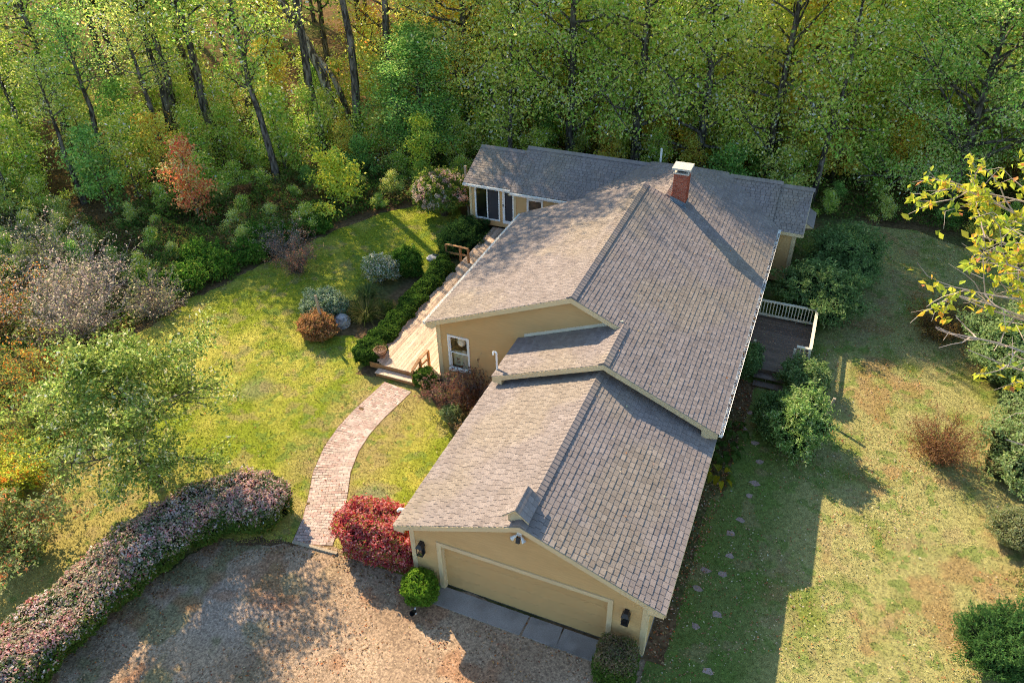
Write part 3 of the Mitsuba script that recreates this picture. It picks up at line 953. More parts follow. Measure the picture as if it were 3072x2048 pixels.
# lanterns and flood light on the garage front
for i, (x, z) in enumerate(((0.36, 1.65), (6.37, 1.66))):
    k = thing('wall_lantern', ['black box wall lantern left of the garage door above the round boxwood', 'black box wall lantern right of the garage door above the square hedge'][i], 'lantern', 'lanterns on the garage front')
    m = MB().box(x - .06, x + .06, -.05, -.016, z - .20, z + .22)
    part(k, 'back_plate', m, 'dark')
    m = MB()
    for sx in (-1, 1):
        for y in (-.23, -.075):
            m.box(x + sx * .085 - .009, x + sx * .085 + .009, y - .009, y + .009, z - .18, z + .12)
    m.box(x - .095, x + .095, -.24, -.05, z - .21, z - .18)
    part(k, 'cage', m, 'dark')
    m = MB()
    b = [(x - .11, -.255, z + .12), (x + .11, -.255, z + .12), (x + .11, -.045, z + .12), (x - .11, -.045, z + .12)]
    t = [(x - .05, -.19, z + .23), (x + .05, -.19, z + .23), (x + .05, -.05, z + .23), (x - .05, -.05, z + .23)]
    m.add(b + t, [(3, 2, 1, 0), (4, 5, 6, 7), (0, 1, 5, 4), (1, 2, 6, 5), (2, 3, 7, 6), (3, 0, 4, 7)])
    part(k, 'roof', m, 'dark')
    m = MB().add([(x - .08, -.23, z - .18), (x + .08, -.23, z - .18), (x + .08, -.23, z + .12), (x - .08, -.23, z + .12)], [(0, 1, 2, 3)])
    part(k, 'pane', m, 'glass')
k = thing('flood_light', 'white twin flood light with dark sensor under the garage gable peak', 'flood light')
cyl = trimesh.creation.cylinder(radius=0.075, height=0.03, sections=16)
cyl.apply_transform(trimesh.transformations.rotation_matrix(PI / 2, [1, 0, 0]))
cyl.apply_translation([3.38, -0.035, 3.50])
scene[fresh(k, 'base_plate')] = mikit.ply(cyl, 'white', smooth=30)
for sx in (-1, 1):
    ax = np.array([3.38 + sx * .05, -.06, 3.50])
    d = unit(np.array([sx * 0.8, -0.55, -0.75]))
    v, f = tubes([(np.array([ax, ax + d * .05, ax + d * .06, ax + d * .13, ax + d * .2]), np.array([.02, .025, .04, .05, .07]))], 12)
    scene[fresh(k, 'lamp_head')] = mikit.ply((v, f), 'white', smooth=30)
    v, f = tubes([(np.array([ax + d * .17, ax + d * .175]), np.array([.055, .001]))], 12)
    scene[fresh(k, 'lens')] = mikit.ply((v, f), 'cap_metal', smooth=False)
m = MB().bar((3.38, -.10, 3.44), (3.38, -.17, 3.30), 0.11, 0.07)
part(k, 'sensor', m, 'dark')

# ------------------------------------------------------------------ left deck
rng = np.random.default_rng(31)
DK = thing('wooden_deck', 'sun bleached wooden deck running along the left side of the house', 'deck')
x = -6.62
while x < -3.56:
    w = 0.138
    y0, y1 = 8.30 + rng.normal(0, .004), 20.78
    if x < -6.05:
        y0 = 8.30 + (-6.05 - x) * 0.55
    part(DK, 'deck_board', MB().box(x, min(x + w - .008, -3.52), y0, y1, 0.405, 0.44 + rng.normal(0, .0015), rng.random(2)), 'deck_wood')
    x += w
x = -4.42
m = MB().box(-6.62, -3.55, 8.33, 8.37, 0.16, 0.40).box(-6.62, -6.58, 8.6, 20.7, 0.1, 0.40)
part(DK, 'skirt_board', m, 'cedar')
m = MB().box(-6.2, -4.40, 7.98, 8.30, 0.19, 0.225, (0.9, 0.5))
part(DK, 'step', m, 'deck_wood')
m = MB().box(-6.18, -4.42, 8.02, 8.05, 0.03, 0.19)
part(DK, 'riser', m, 'cedar')
part(DK, 'joist', MB().box(-6.5, -3.6, 8.5, 20.6, 0.12, 0.2), 'underlay')


def railing(posts, name_label, key='handrail', low=True, pw=0.09):
    """posts: (x, y, z_base, z_top) each; a rail along the tops and one halfway."""
    k = thing(key, name_label, 'railing')
    for x, y, a, b in posts:
        part(k, 'post', MB().bar((x, y, a), (x, y, b), pw, pw, up=(0, 1, 0)), 'cedar')
    for p, q in zip(posts[:-1], posts[1:]):
        part(k, 'top_rail', MB().bar((p[0], p[1], p[3] + .02), (q[0], q[1], q[3] + .02), 0.13, 0.04), 'cedar')
        if low:
            part(k, 'lower_rail', MB().bar((p[0], p[1], (p[2] + p[3]) / 2), (q[0], q[1], (q[2] + q[3]) / 2), 0.04, 0.09), 'cedar')
    return k


railing([(-4.20, 8.92, 0.44, 1.22), (-4.32, 8.45, 0.44, 1.08), (-4.44, 8.02, 0.05, 0.78)], 'short cedar handrail beside the front steps of the left deck')
railing([(-6.22, 16.92, 0.44, 1.18), (-6.66, 16.95, 0.40, 1.20), (-7.72, 17.5, 0.0, 0.86)], 'angled cedar railing halfway along the left deck behind the clipped yew hedge')

# planter pot on the deck corner
k = thing('planter_pot', 'round brown barrel planter of dry stalks on the front corner of the left deck', 'planter')
prof = np.array([(0.0, 0.0), (0.17, 0.0), (0.20, 0.06), (0.245, 0.24), (0.25, 0.26), (0.262, 0.28), (0.262, 0.34), (0.235, 0.345), (0.225, 0.30), (0.0, 0.29)])
pot = trimesh.creation.revolve(prof, sections=24)
pot.apply_translation([-6.36, 8.80, 0.44])
paint('terracotta', (0.26, 0.15, 0.10), 0.7, 0.3)
scene[fresh(k, 'pot')] = mikit.ply(pot, 'terracotta', smooth=35)
hoop = trimesh.creation.torus(0.247, 0.012, major_sections=24, minor_sections=6)
hoop.apply_translation([-6.36, 8.80, 0.60])
scene[fresh(k, 'hoop')] = mikit.ply(hoop, 'dark', smooth=True)
lines, N = [], 90
for i in range(N):
    a, r = rng.random() * 2 * PI, 0.2 * math.sqrt(rng.random())
    p = np.array([-6.36 + r * math.cos(a), 8.80 + r * math.sin(a), 0.72])
    d = unit(np.array([math.cos(a) * r * 3, math.sin(a) * r * 3, 0.8]) + rng.normal(0, .35, 3))
    q = p + d * rng.uniform(.1, .28)
    lines.append((np.array([p, (p + q) / 2 + rng.normal(0, .02, 3), q]), np.array([.006, .005, .002])))
v, f = tubes(lines, 3)
cpart(k, 'dry_stalks', v, f, np.repeat(rng.uniform(0.7, 1.2, (N, 1)) * np.array([[0.40, 0.27, 0.12]]), 9, 0), stuff=True)

# ------------------------------------------------------------------ right deck
DR = thing('wooden_deck', 'dark stained wooden deck with cream balustrade on the right side of the house', 'deck')
y = 13.52
while y < 17.32:
    wide = y > 14.28
    a, b = (7.12, 9.76) if wide else (7.86, 9.06)
    part(DR, 'deck_board', MB().box(a, b, y, y + 0.132, 0.405, 0.44 + rng.normal(0, .002), rng.random(2)), 'stained_wood')
    y += 0.14
part(DR, 'step', MB().box(7.88, 9.04, 13.16, 13.50, 0.23, 0.265, (0.6, .5)), 'stained_wood')
part(DR, 'step', MB().box(7.90, 9.02, 12.84, 13.17, 0.06, 0.095, (0.6, .5)), 'stained_wood')
m = MB().box(7.15, 9.74, 14.30, 14.34, 0.1, 0.40).box(9.70, 9.74, 14.34, 17.3, 0.1, 0.40).box(7.88, 9.04, 13.55, 13.59, 0.1, 0.40)
part(DR, 'skirt_board', m, 'stained_wood')
bal = thing('balustrade', 'cream painted balustrade with thin balusters round the dark right deck', 'railing')
zb, zt = 0.56, 1.24
for x, y, h in ((9.71, 17.28, 1.40), (9.71, 14.36, 1.26), (9.16, 14.36, 1.10), (7.62, 14.42, 1.10), (7.18, 17.28, 1.24)):
    part(bal, 'post', MB().box(x - .045, x + .045, y - .045, y + .045, 0.44, h), 'cream')
for (a, b) in (((7.22, 17.28), (9.67, 17.28)), ((9.71, 17.24), (9.71, 14.40)), ((9.67, 14.36), (9.20, 14.36))):
    part(bal, 'top_rail', MB().bar((*a, zt), (*b, zt), 0.12, 0.05), 'cream')
    part(bal, 'bottom_rail', MB().bar((*a, zb), (*b, zb), 0.05, 0.09), 'cream')
    L = math.dist(a, b)
    k = int(L / 0.128)
    for i in range(1, k):
        p = np.array(a) + (np.array(b) - np.array(a)) * i / k
        part(bal, 'baluster', MB().box(p[0] - .018, p[0] + .018, p[1] - .018, p[1] + .018, zb + .045, zt - .024), 'cream')

# ------------------------------------------------------------------ stones and posts
rng = np.random.default_rng(55)


def rock(key, c, r, bsdf, seed, name='stone', flat=False):
    s = trimesh.creation.icosphere(subdivisions=4, radius=1.0)
    v = np.array(s.vertices)
    d = meshkit.fbm(v * 1.3 + seed, 4, seed)
    v = v * (0.70 + 0.6 * d)[:, None]
    v = v * np.asarray(r) + np.asarray(c)
    v = v + 0.02 * (meshkit.fbm(v * 9, 3, seed) - 0.5)[:, None]
    scene[fresh(key, name)] = mikit.ply((v, s.faces), bsdf, smooth=50)


rock(thing('boulder', 'grey lichened boulder beside the wooden post in the garden bed', 'boulder'), (-9.5, 10.65, 0.16), (0.46, 0.40, 0.36), 'rock', 3)
rock(thing('flat_rock', 'flat blue grey slab of rock in the lawn by the angled railing', 'rock'), (-8.22, 17.35, 0.04), (0.56, 0.38, 0.13), 'rock', 8)
STONES = [(8.07, 11.22), (8.5, 9.64), (7.96, 10.27), (8.78, 8.74), (8.77, 7.63), (8.68, 7.0), (8.58, 5.85), (8.39, 5.17), (8.52, 4.27), (7.92, 3.49), (8.44, 3.53), (7.84, 2.76), (8.53, 2.09), (8.05, 1.48), (8.62, 0.26), (7.32, 6.0)]
ORD = 'first second third fourth fifth sixth seventh eighth ninth tenth eleventh twelfth thirteenth fourteenth fifteenth sixteenth'.split()
for i, (x, y) in enumerate(STONES):
    order = sorted(range(len(STONES)), key=lambda j: STONES[j][1]).index(i)
    k = thing('stepping_stone', f'pinkish flat stepping stone in the shaded right grass, {ORD[order]} counted from the driveway', 'stepping stone', 'stepping stones in the right lawn')
    n = rng.integers(5, 8)
    a = np.sort(rng.random(n) * 2 * PI) + np.arange(n) * 0.01
    a = np.arange(n) * 2 * PI / n + rng.normal(0, .2, n)
    r = 0.15 * rng.uniform(.7, 1.15, n)
    pts = np.column_stack([x + r * np.cos(a) * rng.uniform(.85, 1.25), y + r * np.sin(a) * 0.85, np.full(n, 0.014)])
    part(k, 'stone', MB().poly(pts, (0, 0, -0.08)), 'pink_stone')
k = thing('wooden_post', 'weathered leaning wooden post in the left garden bed by the boulder', 'post')
part(k, 'shaft', MB().bar((-9.76, 9.77, -.1), (-9.93, 9.80, 1.95), 0.09, 0.09, up=(0, 1, 0)), 'old_wood')
k = thing('wooden_post', 'weathered wooden post beside the sunlit rhododendron on the right lawn', 'post')
part(k, 'shaft', MB().bar((10.62, 11.75, -.1), (10.80, 11.72, 1.15), 0.09, 0.09, up=(0, 1, 0)), 'old_wood')
k = thing('utility_post', 'grey wooden post standing behind the glazed end room', 'post')
part(k, 'shaft', MB().bar((-8.75, 22.3, 0), (-8.82, 22.3, 2.9), 0.13, 0.13, up=(0, 1, 0)), 'old_wood')
k = thing('garden_spotlight', 'small black spotlight on a white stake by the round boxwood', 'spotlight')
v, f = tubes([(np.array([(0.56, -1.12, 0.16), (0.56, -1.20, 0.22), (0.56, -1.30, 0.28)]), np.array([.05, .07, .08]))], 10)
scene[fresh(k, 'head')] = mikit.ply((v, f), 'dark', smooth=30)
v, f = tubes([(np.array([(0.56, -1.10, 0.0), (0.56, -1.10, 0.30)]), np.array([.02, .02]))], 8)
scene[fresh(k, 'stake')] = mikit.ply((v, f), 'white', smooth=30)
k = thing('downspout_elbow', 'white gutter elbow at the left garage eave above the red bush', 'gutter elbow')
v, f = tubes([(np.array([(-0.33, 0.35, 2.50), (-0.50, 0.35, 2.46), (-0.56, 0.35, 2.36)]), np.full(3, 0.05))], 8)
scene[fresh(k, 'pipe')] = mikit.ply((v, f), 'white', smooth=30)

# ------------------------------------------------------------------ plants: shrubs and hedges
TW = (0.16, 0.11, 0.07)


def sphere_dirs(N, rng, low=-0.25):
    z = rng.uniform(low, 1, N)
    a = rng.uniform(0, 2 * PI, N)
    s = np.sqrt(1 - z * z)
    return np.column_stack([s * np.cos(a), s * np.sin(a), z])


def stems_mesh(c, r, rng, n=9, rad=0.018):
    lines = []
    for i in range(n):
        a = rng.random() * 2 * PI
        e = np.array([c[0] + math.cos(a) * r[0] * 0.6, c[1] + math.sin(a) * r[1] * 0.6, c[2] + r[2] * rng.uniform(0.1, 0.7)])
        b = np.array([c[0] + math.cos(a) * r[0] * 0.15, c[1] + math.sin(a) * r[1] * 0.15, -0.03])
        mid = (b + e) / 2 + rng.normal(0, .06, 3)
        lines.append((np.array([b, mid, e]), np.array([rad, rad * .7, rad * .3])))
    return tubes(lines, 4)


def shrub(name, label, cat, c, r, pal, w, N, size, seed, group=None, p=2.0, lump=0.5, lumpf=2.6, inner=0.22, up=0.3, patch=0.3, pscale=0.35, low=-0.3, top=None, core=None, width=0.55, stem=True, shaggy=0.09, droop=None, sprigs=None):
    """A shrub: leaves in a lumpy shell about the centre c with radii r (p > 2: clipped box), stems under it."""
    rng = np.random.default_rng(seed)
    k = thing(name, label, cat, group)
    c, r = np.asarray(c, float), np.asarray(r, float)
    d = sphere_dirs(N, rng, low)
    q = d / (np.abs(d) ** p).sum(1, keepdims=True) ** (1 / p)
    bump = 1 + 1.9 * lump * (meshkit.fbm(d * lumpf + seed * 1.7, 4, seed) - 0.5)
    depth = np.where(rng.random(N) < inner, rng.uniform(0.35, 0.9, N), 1 - np.abs(rng.normal(0, shaggy, N)))
    pos = c + q * r * (bump * depth)[:, None] + rng.normal(0, shaggy * 0.3, (N, 3)) * r.min()
    if sprigs is None:
        sprigs = 0.16 if p < 2.25 else 0.05
    ns = int(N * sprigs / 14)
    if ns:      # stray shoots that stand out of the outline
        ds = unit(sphere_dirs(ns, rng, max(low, -.1)) + [0, 0, .15])
        bs = 1 + 1.9 * lump * (meshkit.fbm(ds * lumpf + seed * 1.7, 4, seed) - 0.5)
        L = rng.uniform(.08, .34, ns) * r.mean()
        bend = unit(ds + rng.normal(0, .45, (ns, 3)) + [0, 0, .35])
        tt = rng.uniform(0, 1, (ns, 14, 1))
        sp = (c + ds * r * (bs * .95)[:, None])[:, None] + bend[:, None] * (L[:, None, None] * tt) + rng.normal(0, size * .35, (ns, 14, 3))
        pos, d = np.vstack([pos, sp.reshape(-1, 3)]), np.vstack([d, np.repeat(ds, 14, 0)])
    ok = pos[:, 2] > 0.03
    pos, d = pos[ok], d[ok]
    nrm = unit(d * 0.45 + rng.normal(0, 0.62, (len(pos), 3)) + [0, 0, up])
    v, f = leaf_mesh(pos, nrm, size * rng.uniform(0.7, 1.3, len(pos)), rng, width, droop=None if droop is None else unit(d + [0, 0, droop]) + rng.normal(0, .3, (len(pos), 3)))
    col = leaf_colors(pal, w, len(pos), rng, 0.25, pos, patch, pscale)
    if top is not None:      # another colour where the shrub faces the sky
        t = np.repeat(np.clip(d[:, 2] * 1.6 + rng.normal(0, .35, len(pos)), 0, 1) > 0.62, 4)
        tc = leaf_colors(top[0], top[1], len(pos), rng, 0.3)
        col = np.where(t[:, None], tc, col)
    cpart(k, 'foliage', v, f, col, 'leaf', stuff=True)
    if core:
        s = trimesh.creation.icosphere(subdivisions=3)
        sv = np.array(s.vertices)
        sq = sv / (np.abs(sv) ** p).sum(1, keepdims=True) ** (1 / p)
        bb = 1 + 1.9 * lump * (meshkit.fbm(sv * lumpf + seed * 1.7, 4, seed) - 0.5)
        sv = c + sq * r * (bb * 0.76)[:, None]
        sv[:, 2] = np.maximum(sv[:, 2], 0.02)
        cpart(k, 'inner_twigs', sv, s.faces, np.tile(core, (len(sv), 1)))
    if stem:
        v, f = stems_mesh(c, r, rng)
        cpart(k, 'stem', v, f, np.tile(TW, (len(v), 1)), stuff=True)
    return k


def bare_bush(name, label, cat, c, h, spread, n, seed, col=(0.22, 0.185, 0.16), leaves=None, lsize=0.06, group=None, rad=0.014, forks=4):
    """A twiggy shrub: arching stems that fork, with few leaves."""
    rng = np.random.default_rng(seed)
    k = thing(name, label, cat, group)
    lines, tips = [], []
    for i in range(n):
        a = rng.random() * 2 * PI
        out = np.array([math.cos(a), math.sin(a), 0])
        b = np.array([c[0], c[1], -0.02]) + out * rng.uniform(0, .25) * spread
        L = h * rng.uniform(0.6, 1.1)
        pts = [b]
        d = unit(out * rng.uniform(0.1, 0.8) * spread / h * 1.2 + [0, 0, 1.0])
        for s in range(5):
            d = unit(d + rng.normal(0, .12, 3) + out * 0.06 - [0, 0, 0.03 * s])
            pts.append(pts[-1] + d * L / 5)
        lines.append((np.array(pts), np.linspace(rad, rad * 0.25, 6)))
        for j in range(forks):
            s = rng.integers(1, 6)
            q = [pts[s]]
            e = unit(d + rng.normal(0, .6, 3) + [0, 0, .2])
            for t in range(3):
                e = unit(e + rng.normal(0, .25, 3))
                q.append(q[-1] + e * L * rng.uniform(.06, .13))
            lines.append((np.array(q), np.linspace(rad * .5, rad * .12, 4)))
            tips += q[1:]
            for t in range(2):
                g = q[rng.integers(1, 4)]
                e2 = unit(e + rng.normal(0, .7, 3))
                lines.append((np.array([g, g + e2 * L * .06, g + e2 * L * .12 + rng.normal(0, .02, 3)]), np.array([rad * .25, rad * .2, rad * .1])))
                tips.append(g + e2 * L * .12)
    v, f = tubes(lines, 3)
    cpart(k, 'twigs', v, f, np.tile(col, (len(v), 1)) * rng.uniform(.7, 1.3, (len(v), 1)), stuff=True)
    if leaves:
        pal, w, N = leaves
        tips = np.array(tips)
        pos = tips[rng.integers(0, len(tips), N)] + rng.normal(0, .05, (N, 3))
        v, f = leaf_mesh(pos, unit(rng.normal(size=(N, 3)) + [0, 0, .6]), lsize * rng.uniform(.7, 1.3, N), rng)
        cpart(k, 'foliage', v, f, leaf_colors(pal, w, N, rng, 0.3, pos, 0.5, 0.4), 'leaf', stuff=True)
    return k


YEW = [(0.022, 0.05, 0.012), (0.04, 0.085, 0.016), (0.075, 0.14, 0.022), (0.03, 0.06, 0.015)]


def hedge(name, label, path, hw, h, pal, w, N, size, seed, top=None, core=(0.03, 0.035, 0.015), skirt=0.12, p=3.0, cat='hedge', lump=0.16):
    """A clipped hedge along a path: leaves over a rounded cross-section of half width hw and height h (h, hw may be per point)."""
    rng = np.random.default_rng(seed)
    k = thing(name, label, cat)
    P = np.asarray(path, float)
    s = np.r_[0, np.cumsum(np.linalg.norm(np.diff(P, axis=0), axis=1))]
    HW = np.broadcast_to(hw, (len(P),)).astype(float)
    HH = np.broadcast_to(h, (len(P),)).astype(float)

    def frame(t):
        c = np.column_stack([np.interp(t, s, P[:, i]) for i in (0, 1)])
        d = np.column_stack([np.interp(t + .3, s, P[:, i]) - np.interp(t - .3, s, P[:, i]) for i in (0, 1)])
        d /= np.linalg.norm(d, axis=1, keepdims=True) + 1e-9
        return c, np.column_stack([-d[:, 1], d[:, 0]]), d

    def surface(t, ang, depth):
        c, nn, d = frame(np.clip(t, 0, s[-1]))
        ca, sa = np.cos(ang), np.sin(ang)
        q = (np.abs(ca) ** p + np.abs(sa) ** p) ** (-1 / p)
        over = np.where(t < 0, -t, np.where(t > s[-1], t - s[-1], 0))
        wd = np.interp(np.clip(t, 0, s[-1]), s, HW)
        endf = np.sqrt(np.clip(1 - (over / wd) ** 2, 0, 1))
        x = ca * q * wd * endf
        z0 = np.interp(np.clip(t, 0, s[-1]), s, HH)
        z = skirt + (z0 - skirt) * (0.5 + 0.5 * sa * q * np.where(over > 0, 0.5 + 0.5 * endf, 1))
        ext = np.where(t < 0, -1, 1) * over
        pos = np.column_stack([c + nn * x[:, None] + d * ext[:, None], z])
        ctr = np.column_stack([c, np.full(len(t), 0) + z0 * 0.5])
        b = 1 + 2.2 * lump * (meshkit.fbm(pos * 2.2 + seed, 4, seed) - 0.5)
        return ctr + (pos - ctr) * (b * depth)[:, None], unit(pos - ctr)

    t = rng.uniform(-HW[0], s[-1] + HW[-1], N)
    ang = rng.uniform(-0.3 * PI, 1.3 * PI, N)
    depth = np.where(rng.random(N) < .2, rng.uniform(.6, .95, N), 1 - np.abs(rng.normal(0, .06, N)) + rng.normal(0, .02, N))
    pos, d = surface(t, ang, depth)
    ok = pos[:, 2] > .04
    pos, d = pos[ok], d[ok]
    nrm = unit(d * .5 + rng.normal(0, .6, pos.shape) + [0, 0, .3])
    v, f = leaf_mesh(pos, nrm, size * rng.uniform(.7, 1.3, len(pos)), rng)
    col = leaf_colors(pal, w, len(pos), rng, .25, pos, .35, .5)
    if top is not None:
        tt = np.repeat(np.clip(d[:, 2] * 1.5 + rng.normal(0, .3, len(pos)), 0, 1) > top[2], 4)
        col = np.where(tt[:, None], leaf_colors(top[0], top[1], len(pos), rng, .3, pos, .5, .7), col)
    cpart(k, 'foliage', v, f, col, 'leaf', stuff=True)
    # dense twigs within
    tg = np.linspace(-HW[0] * .9, s[-1] + HW[-1] * .9, 60)
    ag = np.linspace(0, 2 * PI, 25)[:-1]
    TT, AA = np.meshgrid(tg, ag, indexing='ij')
    cp, _ = surface(TT.ravel(), AA.ravel(), np.full(TT.size, .84))
    cp[:, 2] = np.maximum(cp[:, 2], .05)
    i, j = np.meshgrid(np.arange(59), np.arange(24), indexing='ij')
    a, b = i * 24 + j, i * 24 + (j + 1) % 24
    F = np.stack([a, b, b + 24, a, b + 24, a + 24], -1).reshape(-1, 3)
    cpart(k, 'inner_twigs', cp, F, np.tile(core, (len(cp), 1)))
    lines = []
    for u in np.arange(0, s[-1], .35):
        c, nn, _ = frame(np.array([u]))
        for e in (-1, 1):
            b0 = np.r_[c[0] + nn[0] * e * .15 * np.interp(u, s, HW), -.02]
            e0 = np.r_[c[0] + nn[0] * e * .75 * np.interp(u, s, HW) + rng.normal(0, .1, 2), .4 * np.interp(u, s, HH)]
            lines.append((np.array([b0, (b0 + e0) / 2 + rng.normal(0, .04, 3), e0]), np.array([.022, .016, .01])))
    v, f = tubes(lines, 4)
    cpart(k, 'stem', v, f, np.tile(TW, (len(v), 1)), stuff=True)
    return k


hedge('clipped_yew_hedge', 'long low dark green clipped yew hedge along the edge of the left deck',
      [(-7.0, 8.75), (-6.98, 10.2), (-7.05, 12.2), (-7.15, 14.3), (-7.15, 16.0)], [0.62, 0.50, 0.50, 0.50, 0.55], [0.86, 0.75, 0.72, 0.78, 0.88], YEW, [3, 4, 4, 2], 34000, 0.10, 4, core=(0.012, 0.02, 0.008), p=2.4, lump=.55)
PINK = [(0.44, 0.30, 0.27), (0.36, 0.22, 0.20), (0.31, 0.28, 0.20), (0.10, 0.14, 0.06), (0.50, 0.39, 0.36), (0.34, 0.12, 0.115)]
hedge('clipped_hedge', 'long curved clipped hedge with pinkish grey autumn leaves beside the driveway',
      [(-8.5, -8.8), (-8.45, -7.2), (-8.35, -5.6), (-8.2, -4.0), (-8.0, -2.6), (-7.6, -1.2), (-7.05, -0.3), (-6.35, 0.15), (-5.7, 0.2)],
      [1.08, 1.08, 1.06, 1.06, 1.06, 1.06, 1.04, 1.02, 0.98], [1.2, 1.2, 1.2, 1.2, 1.2, 1.22, 1.28, 1.32, 1.35], [(0.06, 0.11, 0.02), (0.10, 0.14, 0.025), (0.15, 0.14, 0.03)], [3, 3, 1], 74000, 0.088, 6, lump=.30,
      top=(PINK, [4, 2, 3, 3, 3, 1], .42), core=(0.03, 0.028, 0.018))
shrub('burning_bush', 'clipped crimson red bush at the left corner of the garage', 'shrub', (-1.50, 0.55, 0.72), (1.45, 0.85, 0.86), [(0.32, 0.055, 0.065), (0.22, 0.035, 0.045), (0.44, 0.20, 0.185), (0.38, 0.09, 0.06), (0.22, 0.20, 0.05)], [4, 3, 5, 2, 3], 27000, 0.092, 7,
      p=2.6, lump=.55, core=(0.05, 0.015, 0.012), low=-.75)
shrub('boxwood', 'small round bright green boxwood at the left end of the garage apron', 'shrub', (0.42, -0.55, 0.46), (0.52, 0.50, 0.50), [(0.06, 0.12, 0.015), (0.10, 0.19, 0.02), (0.15, 0.24, 0.03)], [2, 3, 3], 9500, 0.062, 8,
      p=2.3, lump=.45, core=(0.02, 0.03, 0.01), low=-.7)
shrub('square_hedge', 'square clipped green bush with brown twiggy top at the right end of the garage front', 'shrub', (6.35, -0.72, 0.52), (0.55, 0.52, 0.58), [(0.06, 0.11, 0.02), (0.09, 0.15, 0.025), (0.05, 0.08, 0.02)], [3, 3, 2], 12000, 0.062, 9,
      p=5.0, lump=.25, core=(0.04, 0.03, 0.02), low=-.8, top=([(0.20, 0.16, 0.10), (0.14, 0.12, 0.06), (0.10, 0.13, 0.04)], [3, 2, 1]))
shrub('foundation_yew', 'small dark green yew ball beside the front deck steps', 'shrub', (-3.95, 8.12, 0.42), (0.46, 0.40, 0.45), YEW, [2, 3, 4, 1], 9000, 0.06, 10, p=2.2, core=(0.012, 0.02, 0.008))
bare_bush('foundation_shrub', 'half bare brownish pink shrub under the front gable window', 'shrub', (-2.75, 7.55), 1.35, 0.9, 42, 11, leaves=([(0.16, 0.07, 0.06), (0.22, 0.13, 0.11), (0.12, 0.12, 0.05), (0.10, 0.05, 0.04)], [3, 3, 2, 2], 1900), lsize=.085)
bare_bush('foundation_shrub', 'dark russet twiggy shrub against the tan gable wall near the garage roof', 'shrub', (-1.65, 7.75), 1.6, 0.9, 46, 12, leaves=([(0.14, 0.07, 0.04), (0.10, 0.05, 0.035), (0.18, 0.12, 0.05)], [3, 3, 1], 2400), lsize=.085)
bare_bush('foundation_shrub', 'low tan leaved shrub tucked under the left garage eave', 'shrub', (-0.75, 5.9), 0.9, 0.6, 26, 13, leaves=([(0.24, 0.17, 0.10), (0.16, 0.13, 0.06), (0.12, 0.07, 0.05)], [3, 2, 2], 1500), lsize=.07)
shrub('foundation_shrub', 'pale green leafy plant between the russet shrubs and the lawn', 'shrub', (-2.15, 6.75, 0.3), (0.38, 0.36, 0.40), [(0.12, 0.17, 0.07), (0.22, 0.26, 0.15), (0.08, 0.12, 0.04)], [2, 2, 2], 2200, 0.07, 14, lump=.8)

# left garden bed
shrub('sedum_clump', 'silvery green rounded clump behind the wooden post in the left bed', 'shrub', (-10.55, 11.0, 0.50), (1.02, 0.90, 0.72), [(0.20, 0.26, 0.17), (0.30, 0.35, 0.26), (0.10, 0.15, 0.07)], [3, 2, 3], 15000, 0.10, 20, lump=.35, core=(0.03, 0.04, 0.02), low=-.5, width=.4)
shrub('spirea_shrub', 'rusty orange brown rounded shrub around the foot of the wooden post', 'shrub', (-9.95, 9.55, 0.46), (0.88, 0.70, 0.58), [(0.32, 0.15, 0.07), (0.25, 0.15, 0.07), (0.15, 0.13, 0.04), (0.36, 0.22, 0.12)], [3, 3, 2, 2], 14000, 0.06, 21, lump=.4, core=(0.05, 0.03, 0.015), low=-.5)
shrub('flowering_perennial', 'white speckled feathery shrub in the lawn beside the tall green perennials', 'shrub', (-9.75, 14.55, 0.68), (0.82, 0.66, 0.72), [(0.40, 0.42, 0.38), (0.20, 0.26, 0.14), (0.08, 0.12, 0.05), (0.50, 0.50, 0.45)], [2, 3, 3, 2], 5500, 0.10, 22, lump=.7, low=-.6, width=.35, shaggy=.14)
shrub('tall_perennial', 'bright green feathery perennials right of the white speckled shrub', 'shrub', (-8.95, 15.6, 0.62), (0.80, 0.66, 0.72), [(0.06, 0.14, 0.02), (0.09, 0.18, 0.03), (0.04, 0.09, 0.02)], [3, 2, 3], 9000, 0.13, 23, lump=.6, low=-.6, width=.22, shaggy=.12)
rng = np.random.default_rng(24)


def grass_clump(label, c, r, h, n, pal, seed, name='ornamental_grass'):
    rng = np.random.default_rng(seed)
    k = thing(name, label, 'ornamental grass')
    V, F, Cc = [], [], []
    for i in range(n):
        a = rng.random() * 2 * PI
        o = np.array([math.cos(a), math.sin(a), 0])
        b = np.array([c[0], c[1], 0]) + o * rng.random() * r * .35
        L, bend = h * rng.uniform(.7, 1.3), rng.uniform(.25, 1.1)
        sd = np.array([-o[1], o[0], 0]) * rng.uniform(.008, .016)
        t = np.linspace(0, 1, 5)
        ctr = b + o * (r * bend * t ** 1.8)[:, None] + np.array([0, 0, 1]) * (L * (t - .45 * bend * t ** 2.6))[:, None]
        wd = np.array([1, 1, .9, .6, .05])[:, None]
        base = len(V) * 10
        V.append(np.vstack([ctr + sd * wd, ctr - sd * wd]))
        for j in range(4):
            F += [(base + j, base + j + 1, base + 6 + j), (base + j, base + 6 + j, base + 5 + j)]
        Cc.append(np.tile(np.array(pal[rng.integers(len(pal))]) * rng.uniform(.7, 1.3), (10, 1)))
    cpart(k, 'blades', np.vstack(V), np.array(F), np.clip(np.vstack(Cc), 0, 1), 'leaf', stuff=True)


